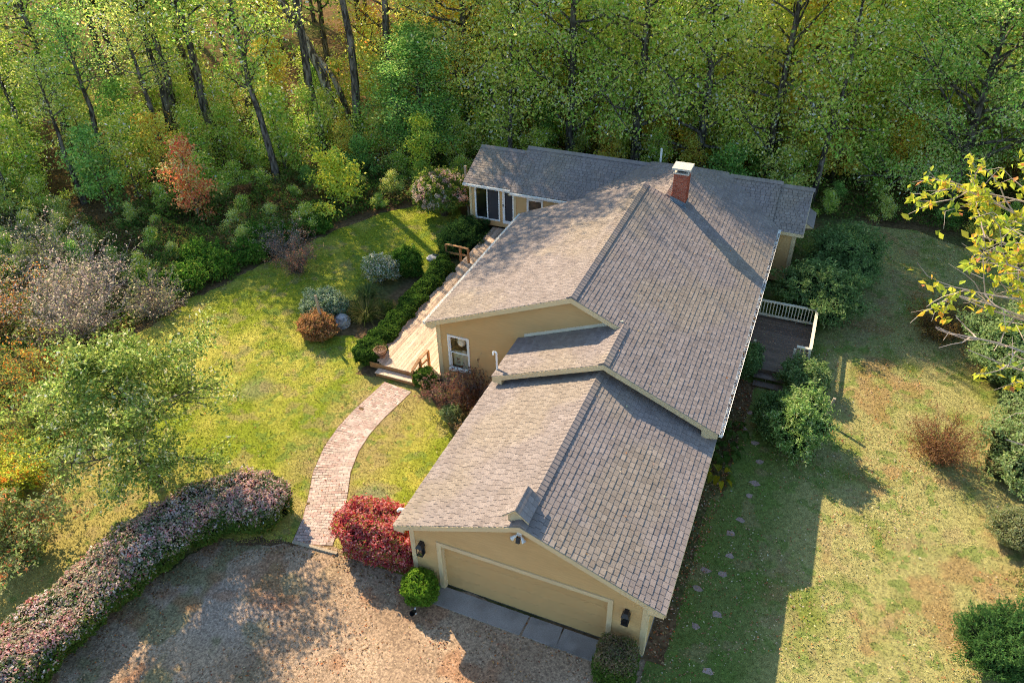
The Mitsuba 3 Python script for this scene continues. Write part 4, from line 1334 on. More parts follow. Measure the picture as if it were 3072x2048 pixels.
grass_clump('arching olive green ornamental grass in the left bed between boulder and yew hedge', (-8.75, 11.5), 1.0, 0.85, 520, [(0.09, 0.14, 0.03), (0.16, 0.19, 0.06), (0.22, 0.21, 0.09)], 25)
grass_clump('taller upright grass clump behind the arching one in the left bed', (-9.35, 12.7), 0.7, 1.0, 380, [(0.10, 0.17, 0.05), (0.16, 0.22, 0.09)], 26)
grass_clump('small bright green daylily tuft beside the yew hedge', (-8.1, 12.2), 0.6, 0.65, 260, [(0.09, 0.17, 0.03), (0.16, 0.22, 0.04)], 27, 'daylily_clump')
sheet('garden_bed', ragged([(-10.9, 10.4), (-9.9, 9.2), (-8.9, 9.9), (-7.6, 10.2), (-7.5, 13.4), (-8.2, 15.8), (-9.6, 15.6), (-10.4, 14.0), (-9.8, 12.6), (-11.2, 11.8)], .35, 6), 0.016, 'litter', 'brown mulched garden bed in the left lawn')
sheet('mulch_strip', ragged([(6.9, -0.1), (7.5, -0.1), (7.55, 6.3), (7.9, 7.0), (8.1, 13.0), (7.1, 13.2), (7.1, 6.5), (6.9, 6.4)], .18, 7), 0.016, 'litter', 'dark leafy mulch strip along the right wall of the house')
sheet('mulch_bed', [(-3.6, 8.6), (-3.6, 7.7), (-2.3, 6.6), (-0.9, 5.2), (0.0, 4.6), (0.0, 8.6)], 0.016, 'litter', 'mulched bed under the front gable wall')
bare_bush('lawn_shrub', 'thin reddish brown shrub standing alone on the upper left lawn', 'shrub', (-14.0, 13.8), 1.7, 0.9, 60, 30, leaves=([(0.20, 0.08, 0.06), (0.26, 0.16, 0.10), (0.15, 0.10, 0.08)], [3, 2, 2], 2600), lsize=.07)
bare_bush('lawn_shrub', 'greyish pink twiggy shrub at the edge of the upper left lawn', 'shrub', (-15.6, 14.9), 1.5, 1.1, 60, 31, leaves=([(0.30, 0.24, 0.22), (0.20, 0.14, 0.13), (0.12, 0.12, 0.06)], [3, 2, 1], 2200), lsize=.07)
shrub('juniper', 'dark spreading juniper between the hydrangea and the left deck', 'shrub', (-7.65, 19.3, 0.30), (1.05, 1.75, 0.72), [(0.018, 0.045, 0.016), (0.03, 0.07, 0.02), (0.05, 0.10, 0.02)], [3, 3, 1], 22000, 0.09, 32, lump=.7, core=(0.01, 0.016, 0.008), width=.3)

# hydrangea with flower heads on short stems
hy = shrub('hydrangea_tree', 'rounded hydrangea covered with pinkish white flower heads at the corner of the end room', 'shrub', (-10.05, 21.9, 1.32), (1.65, 1.5, 1.12), [(0.07, 0.12, 0.025), (0.12, 0.17, 0.035), (0.20, 0.20, 0.04)], [3, 3, 1], 13000, 0.13, 33, lump=.35, low=-.45, stem=False)
rng = np.random.default_rng(34)
lines = []
for i in range(7):
    a = rng.random() * 2 * PI
    b = np.array([-10.05 + .15 * math.cos(a), 21.9 + .15 * math.sin(a), 0])
    lines.append((np.array([b, b + [.1 * math.cos(a), .1 * math.sin(a), .6], b + [.7 * math.cos(a), .7 * math.sin(a), 1.5]]), np.array([.06, .05, .02])))
v, f = tubes(lines, 6)
cpart(hy, 'stem', v, f, np.tile((.12, .09, .06), (len(v), 1)), stuff=True)
d = sphere_dirs(230, rng, -.25)
for i in range(230):
    c = np.array([-10.05, 21.9, 1.32]) + d[i] * [1.68, 1.52, 1.16] * rng.uniform(.9, 1.02)
    N = 46
    q = sphere_dirs(N, rng, -1)
    pos = c + q * [.115, .115, .14]
    v, f = leaf_mesh(pos, unit(q + rng.normal(0, .25, (N, 3))), .06 * rng.uniform(.8, 1.2, N), rng, .9, .05)
    base = np.array([[.74, .52, .46], [.80, .64, .53], [.66, .42, .39], [.82, .72, .60]][rng.integers(4)])
    cpart(hy, 'flower_head', v, f, np.repeat(np.clip(base * rng.uniform(.8, 1.15, (N, 1)), 0, 1), 4, 0), 'leaf')

# right side shrubs
RHODO = [(0.09, 0.15, 0.05), (0.135, 0.21, 0.075), (0.23, 0.30, 0.13), (0.05, 0.095, 0.03)]
shrub('rhododendron', 'bright sunlit rhododendron beside the wooden post on the right lawn', 'shrub', (9.80, 10.1, 0.95), (0.92, 1.25, 1.05), [(0.13, 0.21, 0.06), (0.22, 0.31, 0.10), (0.08, 0.15, 0.04), (0.34, 0.40, 0.20)], [3, 3, 2, 1.5], 9000, 0.13, 40, lump=.95, lumpf=3.2, shaggy=.13, core=(0.02, 0.03, 0.012), width=.34, low=-.6)
shrub('rhododendron', 'mottled rhododendron against the front corner of the right balustrade', 'shrub', (9.75, 13.35, 0.55), (0.95, 0.75, 0.68), RHODO + [(0.16, 0.20, 0.09)], [2, 3, 3, 1, 2], 6000, 0.12, 41, lump=.7, width=.34)
shrub('rhododendron', 'dim low rhododendron in the shade between deck steps and the bright one', 'shrub', (9.1, 10.9, 0.45), (0.85, 1.1, 0.62), RHODO, [3, 3, 1, 2], 6500, 0.12, 42, lump=.7, width=.34)
shrub('rhododendron', 'slim dark shrub growing against the post at the left of the right deck', 'shrub', (7.62, 13.55, 0.62), (0.42, 0.75, 0.72), RHODO, [3, 3, 1, 2], 4500, 0.10, 43, lump=.6, width=.36)
shrub('rhododendron_bank', 'large dark green rhododendron bank filling the corner behind the right deck', 'shrub', (9.75, 19.0, 1.05), (1.65, 1.7, 1.15), RHODO, [4, 4, 2, 2], 17000, 0.14, 44, lump=.95, lumpf=3.4, core=(0.01, 0.018, 0.008), width=.32, low=-.5, shaggy=.13)
shrub('rhododendron_bank', 'dark rhododendron bank beside the small back block of the house', 'shrub', (10.5, 22.4, 1.10), (1.55, 2.2, 1.2), RHODO, [4, 4, 1, 2], 17000, 0.14, 45, lump=.95, lumpf=3.4, core=(0.01, 0.018, 0.008), width=.32, low=-.5, shaggy=.13)
bare_bush('lawn_shrub', 'large brown twiggy shrub under the overhanging branches on the right', 'shrub', (14.7, 19.2), 1.6, 1.8, 120, 46, col=(0.20, 0.13, 0.07), leaves=([(0.17, 0.10, 0.03), (0.13, 0.10, 0.03), (0.10, 0.06, 0.03)], [3, 2, 2], 5200), lsize=.08)
bare_bush('lawn_shrub', 'rounded reddish brown shrub standing alone on the dry right lawn', 'shrub', (14.45, 11.1), 1.5, 1.0, 120, 47, col=(0.20, 0.11, 0.06), leaves=([(0.20, 0.10, 0.05), (0.15, 0.09, 0.03), (0.24, 0.14, 0.08)], [3, 2, 2], 5200), lsize=.06)
shrub('lawn_shrub', 'pale grey green soft shrub at the far right edge of the dry lawn', 'shrub', (16.55, 8.1, 0.42), (0.85, 0.8, 0.60), [(0.20, 0.22, 0.11), (0.15, 0.17, 0.07), (0.24, 0.26, 0.15)], [3, 3, 2], 9000, 0.06, 48, lump=.5, core=(0.04, 0.04, 0.02))
shrub('tall_shrub', 'tall light green leafy shrub at the right border of the lawn', 'shrub', (17.0, 16.6, 1.3), (1.6, 2.2, 1.5), [(0.16, 0.23, 0.09), (0.24, 0.31, 0.14), (0.10, 0.15, 0.05)], [3, 2, 2], 16000, 0.11, 49, lump=.8, core=(0.02, 0.03, 0.012))
shrub('tall_shrub', 'broad pale green bush on the right border nearer the driveway', 'shrub', (17.1, 11.5, 0.9), (1.4, 1.9, 1.3), [(0.18, 0.25, 0.10), (0.27, 0.33, 0.16), (0.11, 0.15, 0.05)], [3, 2, 2], 13000, 0.09, 50, lump=.9, core=(0.03, 0.035, 0.015))
shrub('low_shrub', 'low tan and green shrub in front of the right border', 'shrub', (17.4, 6.4, 0.35), (1.0, 0.9, 0.5), [(0.14, 0.16, 0.06), (0.22, 0.18, 0.08)], [3, 2], 5000, 0.07, 54, lump=.8)
k = shrub('conifer_shrub', 'young dark green spruce with upright spiky shoots in the lower right lawn', 'conifer', (15.75, 3.4, 0.62), (1.15, 1.1, 0.80), [(0.06, 0.13, 0.04), (0.09, 0.18, 0.05), (0.035, 0.08, 0.025)], [3, 2, 2], 15000, 0.10, 51, lump=.7, lumpf=3.2, core=(0.012, 0.02, 0.01), width=.2, droop=.5)
rng = np.random.default_rng(52)
pos, nn = [], []
for i in range(34):
    a, rr = rng.random() * 2 * PI, math.sqrt(rng.random())
    b = np.array([15.75 + 1.0 * rr * math.cos(a), 3.4 + 1.0 * rr * math.sin(a), 0.75 + .5 * (1 - rr)])
    for t in np.linspace(0, 1, 60):
        pos.append(b + [0, 0, .55 * t] + rng.normal(0, .035 * (1.2 - t), 3))
pos = np.array(pos)
v, f = leaf_mesh(pos, unit(rng.normal(size=pos.shape)), np.full(len(pos), .075), rng, .25, droop=rng.normal(0, .6, pos.shape) + [0, 0, 1])
cpart(k, 'shoots', v, f, leaf_colors([(0.08, 0.17, 0.05), (0.12, 0.22, 0.07)], [1, 1], len(pos), rng), 'leaf', stuff=True)


def hosta(label, c, n, size, pal, seed):
    rng = np.random.default_rng(seed)
    k = thing('hosta', label, 'plant', None)
    V, F, Cc, m = [], [], [], 0
    for i in range(n):
        a = i * 2.4 + rng.normal(0, .3)
        r = rng.uniform(.1, .34) * size / .3
        o = np.array([math.cos(a), math.sin(a), 0])
        s = np.array([-o[1], o[0], 0])
        b = np.array([c[0], c[1], .10]) + o * r + [0, 0, .25 * (1 - r) * rng.uniform(.6, 1)]
        L = size * rng.uniform(.7, 1.1)
        t = np.linspace(0, 1, 6)
        ctr = b + o * (L * t)[:, None] + np.array([0, 0, 1]) * (.10 * np.sin(PI * t) - .16 * t * t)[:, None]
        w = np.sin(PI * np.clip(t * .93 + .05, 0, 1)) ** .7 * L * .36
        V.append(np.vstack([ctr + s * w[:, None] + [0, 0, .025], ctr, ctr - s * w[:, None] + [0, 0, .025]]))
        for q in (0, 6):
            for j in range(5):
                F += [(m + q + j, m + q + j + 1, m + q + 7 + j), (m + q + j, m + q + 7 + j, m + q + 6 + j)]
        Cc.append(np.tile(np.array(pal[rng.integers(len(pal))]) * rng.uniform(.8, 1.2), (18, 1)))
        m += 18
    cpart(k, 'leaves', np.vstack(V), np.array(F), np.vstack(Cc), 'leaf', stuff=True)


hosta('dark green hosta under the right eave of the main roof', (7.65, 8.6), 22, .34, [(0.05, 0.10, 0.02), (0.08, 0.14, 0.03)], 60)
hosta('yellowing hosta with broad drooping leaves beside the garage wall', (7.55, 7.35), 16, .32, [(0.34, 0.30, 0.02), (0.20, 0.22, 0.03), (0.10, 0.15, 0.03)], 61)
hosta('green hosta between the yellowing one and the stepping stones', (7.75, 9.8), 18, .30, [(0.06, 0.11, 0.02), (0.10, 0.15, 0.04)], 62)

# ------------------------------------------------------------------ trees
def skeleton(H, start, crown, nl, seed, lean=0.02, subs=5, trunk_r=0.14, droop=0.0, wob=0.05, el=(0.25, 1.0)):
    """Trunk and limbs of a tree at the origin: (lines, tips); crown(t) is the crown radius at the relative height t from start to H."""
    rng = np.random.default_rng(seed)
    n = 9
    z = np.linspace(-0.1, H * 0.96, n)
    off = np.cumsum(rng.normal(0, wob, (n, 2)), 0) + np.outer(z * lean, [math.cos(seed), math.sin(seed)])
    off -= off[0]
    trunk = np.column_stack([off, z])
    rad = trunk_r * (1 - 0.88 * np.clip(z / H, 0, 1)) * np.where(z < 0.3, 1.25, 1)
    lines, tips = [(trunk, rad)], []
    for i in range(nl):
        t = (i + rng.random()) / nl
        h = start + (H * 0.95 - start) * t
        p = np.array([np.interp(h, z, off[:, 0]), np.interp(h, z, off[:, 1]), h])
        a = i * 2.39996 + rng.normal(0, .4)
        L = max(0.25, crown(t)) * rng.uniform(.6, 1.12)
        e = rng.uniform(*el) * (0.5 + 0.7 * t)
        d = np.array([math.cos(a) * math.cos(e), math.sin(a) * math.cos(e), math.sin(e)])
        pts = [p]
        for s in range(4):
            d = unit(d + rng.normal(0, .16, 3) + [0, 0, .06 - droop])
            pts.append(pts[-1] + d * L / 4)
        r0 = max(0.012, 0.42 * np.interp(h, z, rad))
        lines.append((np.array(pts), np.linspace(r0, r0 * .3, 5)))
        for j in range(subs):
            s = rng.uniform(.25, 1) * 4
            q = pts[int(s)] if s >= 4 else pts[int(s)] + (pts[int(s) + 1] - pts[int(s)]) * (s % 1)
            e2 = unit(d + rng.normal(0, .75, 3) + [0, 0, .1 - droop])
            l2 = L * rng.uniform(.22, .5)
            m1, m2 = q + e2 * l2 * .5 + rng.normal(0, .04, 3), q + e2 * l2
            lines.append((np.array([q, m1, m2]), np.array([r0 * .35, r0 * .25, r0 * .1])))
            tips += [m1, m2, (m1 + m2) / 2]
        tips += [pts[-1], pts[-2]]
    tips.append(trunk[-1])
    return lines, np.array(tips)


CLUMP = [None]


def crown_leaves(tips, N, size, sigma, seed, flat=0.7, out=0.25):
    rng = np.random.default_rng(seed + 500)
    ti = rng.integers(0, len(tips), N)
    t = tips[ti]
    CLUMP[0] = rng.uniform(.62, 1.38, len(tips))[ti]
    pos = t + rng.normal(0, 1, (N, 3)) * np.array([sigma, sigma, sigma * flat])
    pos[:, 2] = np.maximum(pos[:, 2], 0.1)
    o = pos - pos.mean(0)
    tn = unit(rng.normal(0, .8, (len(tips), 3)) + [0, 0, .7])[ti]      # the leaves of one spray face much the same way
    nrm = unit(rng.normal(0, .42, (N, 3)) + unit(o) * out + tn * .85)
    return pos, nrm, size * rng.uniform(.65, 1.35, N), rng


PALS = {
    'maple': ([(0.05, 0.09, 0.02), (0.08, 0.13, 0.028), (0.13, 0.18, 0.045), (0.20, 0.24, 0.07)], [3, 4, 3, 2]),
    'green': ([(0.055, 0.085, 0.016), (0.085, 0.125, 0.022), (0.12, 0.16, 0.03), (0.19, 0.20, 0.045), (0.29, 0.27, 0.12)], [3, 4, 3, 2, 1]),
    'deep': ([(0.036, 0.07, 0.02), (0.058, 0.10, 0.025), (0.095, 0.14, 0.035)], [3, 4, 2]),
    'lime': ([(0.07, 0.10, 0.018), (0.115, 0.15, 0.025), (0.17, 0.185, 0.035), (0.25, 0.23, 0.055), (0.34, 0.31, 0.15)], [3, 4, 3, 2, 1]),
    'olive': ([(0.09, 0.11, 0.03), (0.14, 0.145, 0.035), (0.21, 0.165, 0.04), (0.08, 0.12, 0.03), (0.28, 0.25, 0.12)], [3, 3, 2, 3, 1]),
    'orange': ([(0.26, 0.13, 0.025), (0.32, 0.18, 0.03), (0.20, 0.15, 0.03), (0.30, 0.08, 0.02)], [3, 3, 3, 1]),
    'yellow': ([(0.21, 0.185, 0.02), (0.13, 0.15, 0.02), (0.08, 0.115, 0.02)], [3, 3, 3]),
    'red': ([(0.42, 0.075, 0.03), (0.34, 0.05, 0.03), (0.44, 0.15, 0.05), (0.26, 0.07, 0.03)], [4, 3, 2, 2]),
}
KINDS = {}
POS = {}


def kind(name, pals, N, size, sigma, seed, flat=0.7, **sk):
    """A tree kind: a trunk shape group, and one crown shape group for each palette."""
    lines, tips = skeleton(seed=seed, **sk)
    v, f = tubes(lines, 5)
    scene[f'{name}_wood'] = {'type': 'shapegroup', 'trunk': mikit.ply((v, f), 'bark', smooth=True)}
    pos, nrm, sz, rng = crown_leaves(tips, N, size, sigma, seed, flat)
    v, f = leaf_mesh(pos, nrm, sz, rng)
    for pal in pals:
        scene[f'{name}_{pal}'] = {'type': 'shapegroup', 'crown': mikit.ply((v, f), 'leaf', color=np.clip(3.3 * np.repeat(CLUMP[0], 4)[:, None] * leaf_colors(*PALS[pal], N, np.random.default_rng(seed + 3), .34, pos, .22, 1.0), 0, .8))}
    KINDS[name] = sk['H']


def plant(name, label, cat, knd, pal, x, y, scale=1.0, rot=0.0, group=None, zs=1.0, trunk=True):
    k = thing(name, label, cat, group)
    POS[k] = (x, y)
    to = T().translate([x, y, 0]).rotate([0, 0, 1], rot).scale([scale, scale, scale * zs])
    if trunk:
        scene[f'{k}__trunk'] = {'type': 'instance', 'to_world': to, 'g': {'type': 'ref', 'id': f'{knd}_wood'}}
    scene[f'{k}__crown'] = {'type': 'instance', 'to_world': to, 'g': {'type': 'ref', 'id': f'{knd}_{pal}'}}
    return k


ALLP = ['green', 'deep', 'lime', 'olive', 'orange']
kind('slim_a', ALLP, 5600, .165, .46, 101, H=11.0, start=2.6, crown=lambda t: 2.3 * (0.55 + 0.9 * t) * (1.15 - t) + .5, nl=30, trunk_r=.15)
kind('slim_b', ALLP, 4600, .165, .48, 102, H=11.0, start=4.6, crown=lambda t: 2.9 * math.sin(PI * (0.15 + .8 * t)), nl=26, trunk_r=.21, lean=.04)
kind('slim_c', ALLP, 5000, .16, .44, 103, H=11.0, start=1.6, crown=lambda t: 1.9 * (1.1 - .6 * t), nl=28, trunk_r=.12, lean=.03)
kind('pole', ALLP, 2600, .165, .50, 110, H=11.0, start=6.0, crown=lambda t: 2.4 * math.sin(PI * (0.2 + .7 * t)), nl=16, trunk_r=.25, lean=.05, wob=.09)
kind('broad_a', ALLP, 20000, .125, .42, 104, flat=.38, H=11.0, start=1.0, crown=lambda t: 3.6 * math.sin(PI * (0.22 + .70 * t)), nl=38, trunk_r=.22)
kind('broad_b', ALLP, 19000, .125, .40, 105, flat=.38, H=11.0, start=0.8, crown=lambda t: 3.2 * (1.1 - .8 * t) * (0.7 + t), nl=36, trunk_r=.20)
kind('sapling', ALLP + ['yellow', 'red'], 3000, .145, .24, 106, H=4.0, start=0.3, crown=lambda t: 1.15 * math.sin(PI * (0.25 + .65 * t)), nl=20, subs=4, trunk_r=.05)
kind('thicket', ALLP + ['yellow'], 3000, .14, .20, 107, H=2.1, start=0.1, crown=lambda t: 1.55 * (1.15 - .7 * t), nl=13, subs=4, trunk_r=.035, el=(.2, 1.3), wob=.12)
kind('locust', ['deep', 'yellow'], 24000, .17, .42, 108, H=12.0, start=1.2, crown=lambda t: 3.5 * math.sin(PI * (0.25 + .67 * t)), nl=46, subs=6, trunk_r=.22)
kind('big_maple', ['maple'], 60000, .14, .46, 109, flat=.42, H=13.0, start=0.8, crown=lambda t: 6.2 * math.sin(PI * (0.28 + .66 * t)), nl=56, subs=7, trunk_r=.30)

# the edge of the wood, from the left round behind the house to the right
EDGE = [(-60, 0), (-44, 6), (-33, 11.5), (-27.0, 15.5), (-21.5, 20.5), (-17.5, 24.5), (-12.5, 27.2), (-6, 29.3), (2, 29.5), (8, 30.2), (12, 33), (19, 33), (26, 30), (45, 25)]
YARD = Polygon(EDGE + [(60, -80), (-60, -80)])
yline = LineString(EDGE)
rng = np.random.default_rng(200)
NEAR = [('green', 'tall green leafed woodland tree in the dense wood round the yard', 'green trees of the wood'),
        ('deep', 'dark green woodland tree in the dense wood round the yard', 'dark green trees of the wood'),
        ('lime', 'yellow green woodland tree in the dense wood round the yard', 'yellow green trees of the wood'),
        ('olive', 'olive brown woodland tree beginning to turn in the wood', 'olive brown trees of the wood'),
        ('orange', 'orange brown autumn woodland tree in the wood', 'orange brown trees of the wood')]


def seen(x, y, z, margin=1.25):
    d = np.array([x, y, z]) - CAM
    c = d @ FWD
    if c < 1:
        return False
    r = np.cross(FWD, UP)
    return abs(d @ r) / c < math.tan(math.radians(33.56)) * margin and abs(d @ UP) / c < math.tan(math.radians(23.9)) * margin


SECT = [(-60, 'beyond the far orange brush'), (-54, 'behind the pinkish twiggy bush'), (-49, 'left of the scarlet sapling'), (-44, 'right of the scarlet sapling'), (-39, 'left of the leaning trunk'),
        (-34, 'beside the leaning trunk'), (-29, 'by the feathery dark locust'), (-24, 'behind the hydrangea'), (-19, 'behind the end room'), (-14, 'behind the cross wing'), (-9, 'behind the chimney'),
        (-4, 'right of the chimney'), (1, 'behind the small right block'), (6, 'behind the rhododendron bank'), (99, 'by the big maple')]


def where(x, y):
    a = math.degrees(math.atan2(x - CAM[0], y - CAM[1]))
    return next(t for lim, t in SECT if a < lim)


def row_of(x, y):
    d = yline.distance(shapely.Point(x, y))
    return 'front row' if d < 2.5 else 'second row' if d < 6 else 'third row' if d < 11 else 'farther in' if d < 18 else 'deep in wood'


FORM = {'slim_a': 'slender', 'slim_b': 'high crowned', 'slim_c': 'narrow', 'broad_a': 'broad', 'broad_b': 'bushy', 'pole': 'tall bare stemmed', 'thicket': 'low', 'sapling': 'upright'}
TONE = {'green': 'mid green', 'deep': 'dark green', 'lime': 'yellow green', 'olive': 'olive brown', 'orange': 'orange brown'}


def wood_label(kn, pal, what, x, y):
    return f'{FORM[kn]} {TONE[pal]} {what} {where(x, y)}, {row_of(x, y)}'


placed = []
TRUNKS = [(-35.5, 17.5), (-30.4, 15.9), (-30.2, 18.3), (-26.9, 19.5), (-29.3, 22.6), (-30.6, 24.6), (-26.7, 23.4), (-27.7, 28.2), (-34.5, 19.3), (-33.2, 13.5)]


def wood_tree(x, y, force=None):
    dist = yline.distance(shapely.Point(x, y))
    left = x < -15
    H = (7.6 + dist * .35 if x < -28 and y < 18 else min(11.0 + dist * 0.15 if x < -22 and y < 20.5 else 14.5 + dist * 0.1, 16.5)) * rng.uniform(.9, 1.1)
    kn = force or rng.choice(['slim_a', 'slim_b', 'slim_c', 'broad_a', 'broad_b', 'pole'], p=[.24, .24, .20, .06, .04, .22] if left else [.15, .1, .15, .25, .25, .10])
    # the mix of colours changes along the wood
    w = np.array([.36, .04, .46, .12, .02]) if left else np.array([.42, .14, .26, .14, .04])
    if -19 < x < -10 and y > 29:
        w = np.array([.12, .05, .15, .25, .43])
    if x > 1 and y < 40:
        w = np.array([.22, .10, .20, .28, .20])
    i = rng.choice(5, p=w / w.sum())
    s = H / KINDS[kn]
    plant('woodland_tree', wood_label(kn, NEAR[i][0], 'tree', x, y), 'tree', kn, NEAR[i][0], x, y, s * rng.uniform(.92, 1.05), rng.uniform(0, 360), NEAR[i][2])
    placed.append((x, y))


for x, y in TRUNKS:
    wood_tree(x, y, 'pole')
SPECIAL = [(-14.6, 28.0), (-20.6, 29.2), (-22.0, 29.7), (15.5, 34.5)]
placed += SPECIAL
for x, y in ((-18.6, 27.2), (-16.6, 28.8), (-20.6, 25.9)):
    plant('woodland_tree', f'towering bare stemmed yellow green tree {where(x, y)}, front row', 'tree', 'pole', 'lime', x, y, 1.3, rng.uniform(0, 360), NEAR[2][2], zs=1.45)
    placed.append((x, y))
TALL = [(-17.8, 32.4, 'orange'), (-13.2, 31.6, 'olive'), (-9.6, 31.6, 'lime'), (-6.0, 31.4, 'green'), (-2.0, 31.8, 'green'), (2.0, 31.6, 'lime'), (-11.4, 34.5, 'orange')]
for x, y, c in TALL:
    i = [n[0] for n in NEAR].index(c)
    plant('woodland_tree', wood_label('broad_a' if x < 0 else 'broad_b', c, 'very tall tree', x, y), 'tree', 'broad_a' if x < 0 else 'broad_b', c, x, y, 18.0 / 11.0 * .9, rng.uniform(0, 360), NEAR[i][2], zs=1.08)
    placed.append((x, y))
for _ in range(9000):
    a, r = rng.uniform(-72, 30), math.sqrt(rng.uniform(20 ** 2, 92 ** 2))
    x, y = CAM[0] + r * math.sin(math.radians(a)), CAM[1] + r * math.cos(math.radians(a))
    if YARD.contains(shapely.Point(x, y)) or not (seen(x, y, 1) or seen(x, y, 7)):
        continue
    if (-40.0 < a < -34.6 and r < 52.5) or (2.0 < a < 17.5 and r < 49.0):      # openings before the leaning trunk and the big maple
        continue
    d = yline.distance(shapely.Point(x, y))
    gap = (3.4 if x < -15 else 2.9) if d < 5 else 4.2 if d < 16 else 6.0
    if min(math.hypot(x - p, y - q) * (1.0 if (p, q) not in SPECIAL else .62) for p, q in placed) < gap:
        continue
    wood_tree(x, y)
nt = len(placed)

plant('locust_tree', 'bushy feathery dark green tree taller than its neighbours behind the hydrangea', 'tree', 'locust', 'deep', -14.6, 28.0, 0.98, 40, zs=0.68)
plant('maple_tree', 'large dense green maple filling the upper right corner behind the right lawn', 'tree', 'big_maple', 'maple', 15.6, 33.6, 1.05, 10)
plant('red_sapling', 'slim scarlet autumn sapling at the edge of the left wood', 'tree', 'sapling', 'red', -22.2, 16.3, 1.05, 0, zs=1.1)
plant('yellow_shrub', 'bright yellow green bush at the wood edge above the left lawn', 'shrub', 'thicket', 'yellow', -15.9, 20.2, 1.25, 0)
plant('yellow_shrub', 'yellow leaved sprig low in the bushy dark green tree', 'shrub', 'sapling', 'yellow', -13.4, 25.6, 0.95, 30)

# the big leaning half dead trunk
k = thing('leaning_tree', 'big leaning dead tree trunk with pale stripped bark in the left wood', 'tree')
b = np.array([-22.1, 29.7, 0.0])
P1 = np.array([b, b + [-.15, .1, 2.2], b + [-.6, .2, 4.4], b + [-1.7, .0, 7.0], b + [-3.3, -.4, 10.2]])
P2 = np.array([b + [.9, .5, 0], b + [.75, .5, 2.0], b + [.2, .3, 4.0], b + [-.6, .2, 5.2]])
v, f = tubes([(P1, np.array([.36, .32, .32, .30, .22])), (P2, np.array([.24, .2, .18, .14])), (np.array([P1[3], P1[3] + [.5, 0, 1.4], P1[3] + [.6, .2, 3.2]]), np.array([.16, .12, .06])),
              (np.array([P1[3], P1[3] + [-1.6, .2, .6], P1[3] + [-2.8, .2, 1.6]]), np.array([.12, .07, .03]))], 9)
scene[fresh(k, 'trunk')] = mikit.ply((v, f), 'pale_bark', smooth=True)

# bushes at the foot of the wood
rng = np.random.default_rng(300)
BUSH = [('green', 'green leafy bush at the foot of the wood', 'green bushes under the trees'), ('deep', 'dark green bush at the foot of the wood', 'dark bushes under the trees'),
        ('lime', 'yellow green bush at the foot of the wood', 'yellow green bushes under the trees'), ('olive', 'brownish olive bush at the foot of the wood', 'brownish bushes under the trees'),
        ('orange', 'orange brown bush at the foot of the wood', 'orange bushes under the trees')]
bushes = [(-22.7, 16.6), (-21.6, 15.4), (-15.9, 20.2), (-14.9, 19.0)]
CLEAR = shapely.union_all([Polygon(LAWN_L), Polygon(LAWN_R), sbox(-9, 18, 9, 27)]).buffer(0.45)
for _ in range(6000):
    t = rng.uniform(0, yline.length)
    p = yline.interpolate(t)
    x, y = p.x + rng.normal(0, 2.2), p.y + rng.normal(0, 2.2)
    if x < -8:
        x, y = x + rng.uniform(-1, 4.5), y - rng.uniform(-1, 3.5)
    pt = shapely.Point(x, y)
    if CLEAR.contains(pt) or not seen(x, y, 1, 1.1) or (x < -16 and y < 9):
        continue
    if bushes and min(math.hypot(x - a, y - b) for a, b in bushes) < 1.75:
        continue
    inside = YARD.contains(pt)
    kn = 'thicket' if inside or rng.random() < .5 else 'sapling'
    w = np.array([.34, .18, .28, .14, .06]) if x < 0 else np.array([.3, .2, .2, .2, .1])
    i = rng.choice(5, p=w)
    s = rng.uniform(.35, .62) if inside else rng.uniform(.7, 1.25)
    plant('woodland_bush', f'{FORM[kn]} {TONE[BUSH[i][0]]} bush {where(x, y)}, ' + ('before the trees' if inside else 'under the trees'), 'bush', kn, BUSH[i][0], x, y, s, rng.uniform(0, 360), BUSH[i][2])
    bushes.append((x, y))
# saplings filling the floor of the wood
young = []
for _ in range(2500):
    a, r = rng.uniform(-70, 24), math.sqrt(rng.uniform(24 ** 2, 66 ** 2))
    x, y = CAM[0] + r * math.sin(math.radians(a)), CAM[1] + r * math.cos(math.radians(a))
    d = yline.distance(shapely.Point(x, y))
    if YARD.contains(shapely.Point(x, y)) or d > 17 or d < 2.5 or not seen(x, y, 2) or (-40.0 < a < -34.6 and r < 51):
        continue
    if young and min(math.hypot(x - p, y - q) for p, q in young) < 2.9:
        continue
    young.append((x, y))
    i = rng.choice(5, p=[.36, .16, .34, .10, .04] if x < 0 else [.20, .08, .28, .24, .20])
    plant('woodland_sapling', f'{TONE[NEAR[i][0]]} sapling {where(x, y)}, {row_of(x, y)}', 'young tree', 'sapling', NEAR[i][0], x, y, rng.uniform(.8, 1.45), rng.uniform(0, 360), f'{TONE[NEAR[i][0]]} saplings in the wood')
print('trees', nt, 'bushes', len(bushes), 'saplings', len(young))
# things that still share a description are told apart by their order
ORDINAL = 'first second third fourth fifth sixth seventh eighth ninth tenth'.split()
same = {}
for k in POS:
    same.setdefault(labels[k]['label'], []).append(k)
for text, ks in same.items():
    if 1 < len(ks) <= 10:
        ks.sort(key=lambda k: math.atan2(POS[k][0] - CAM[0], POS[k][1] - CAM[1]))
        for i, k in enumerate(ks):
            labels[k]['label'] = f'{text}, {ORDINAL[i]} from left'

# weeds between lawn and wood: one mass of leaves
rng = np.random.default_rng(310)
band = Polygon([(-18, 3), (-17.9, 8), (-17.1, 11), (-16.4, 14), (-15.4, 17.5), (-14, 20.6), (-12.2, 22.6), (-9.5, 23.2), (-9, 29), (-14, 28.5), (-19, 25.5), (-24, 20), (-29, 12), (-38, 6), (-44, -6), (-30, -8), (-20, -4)])


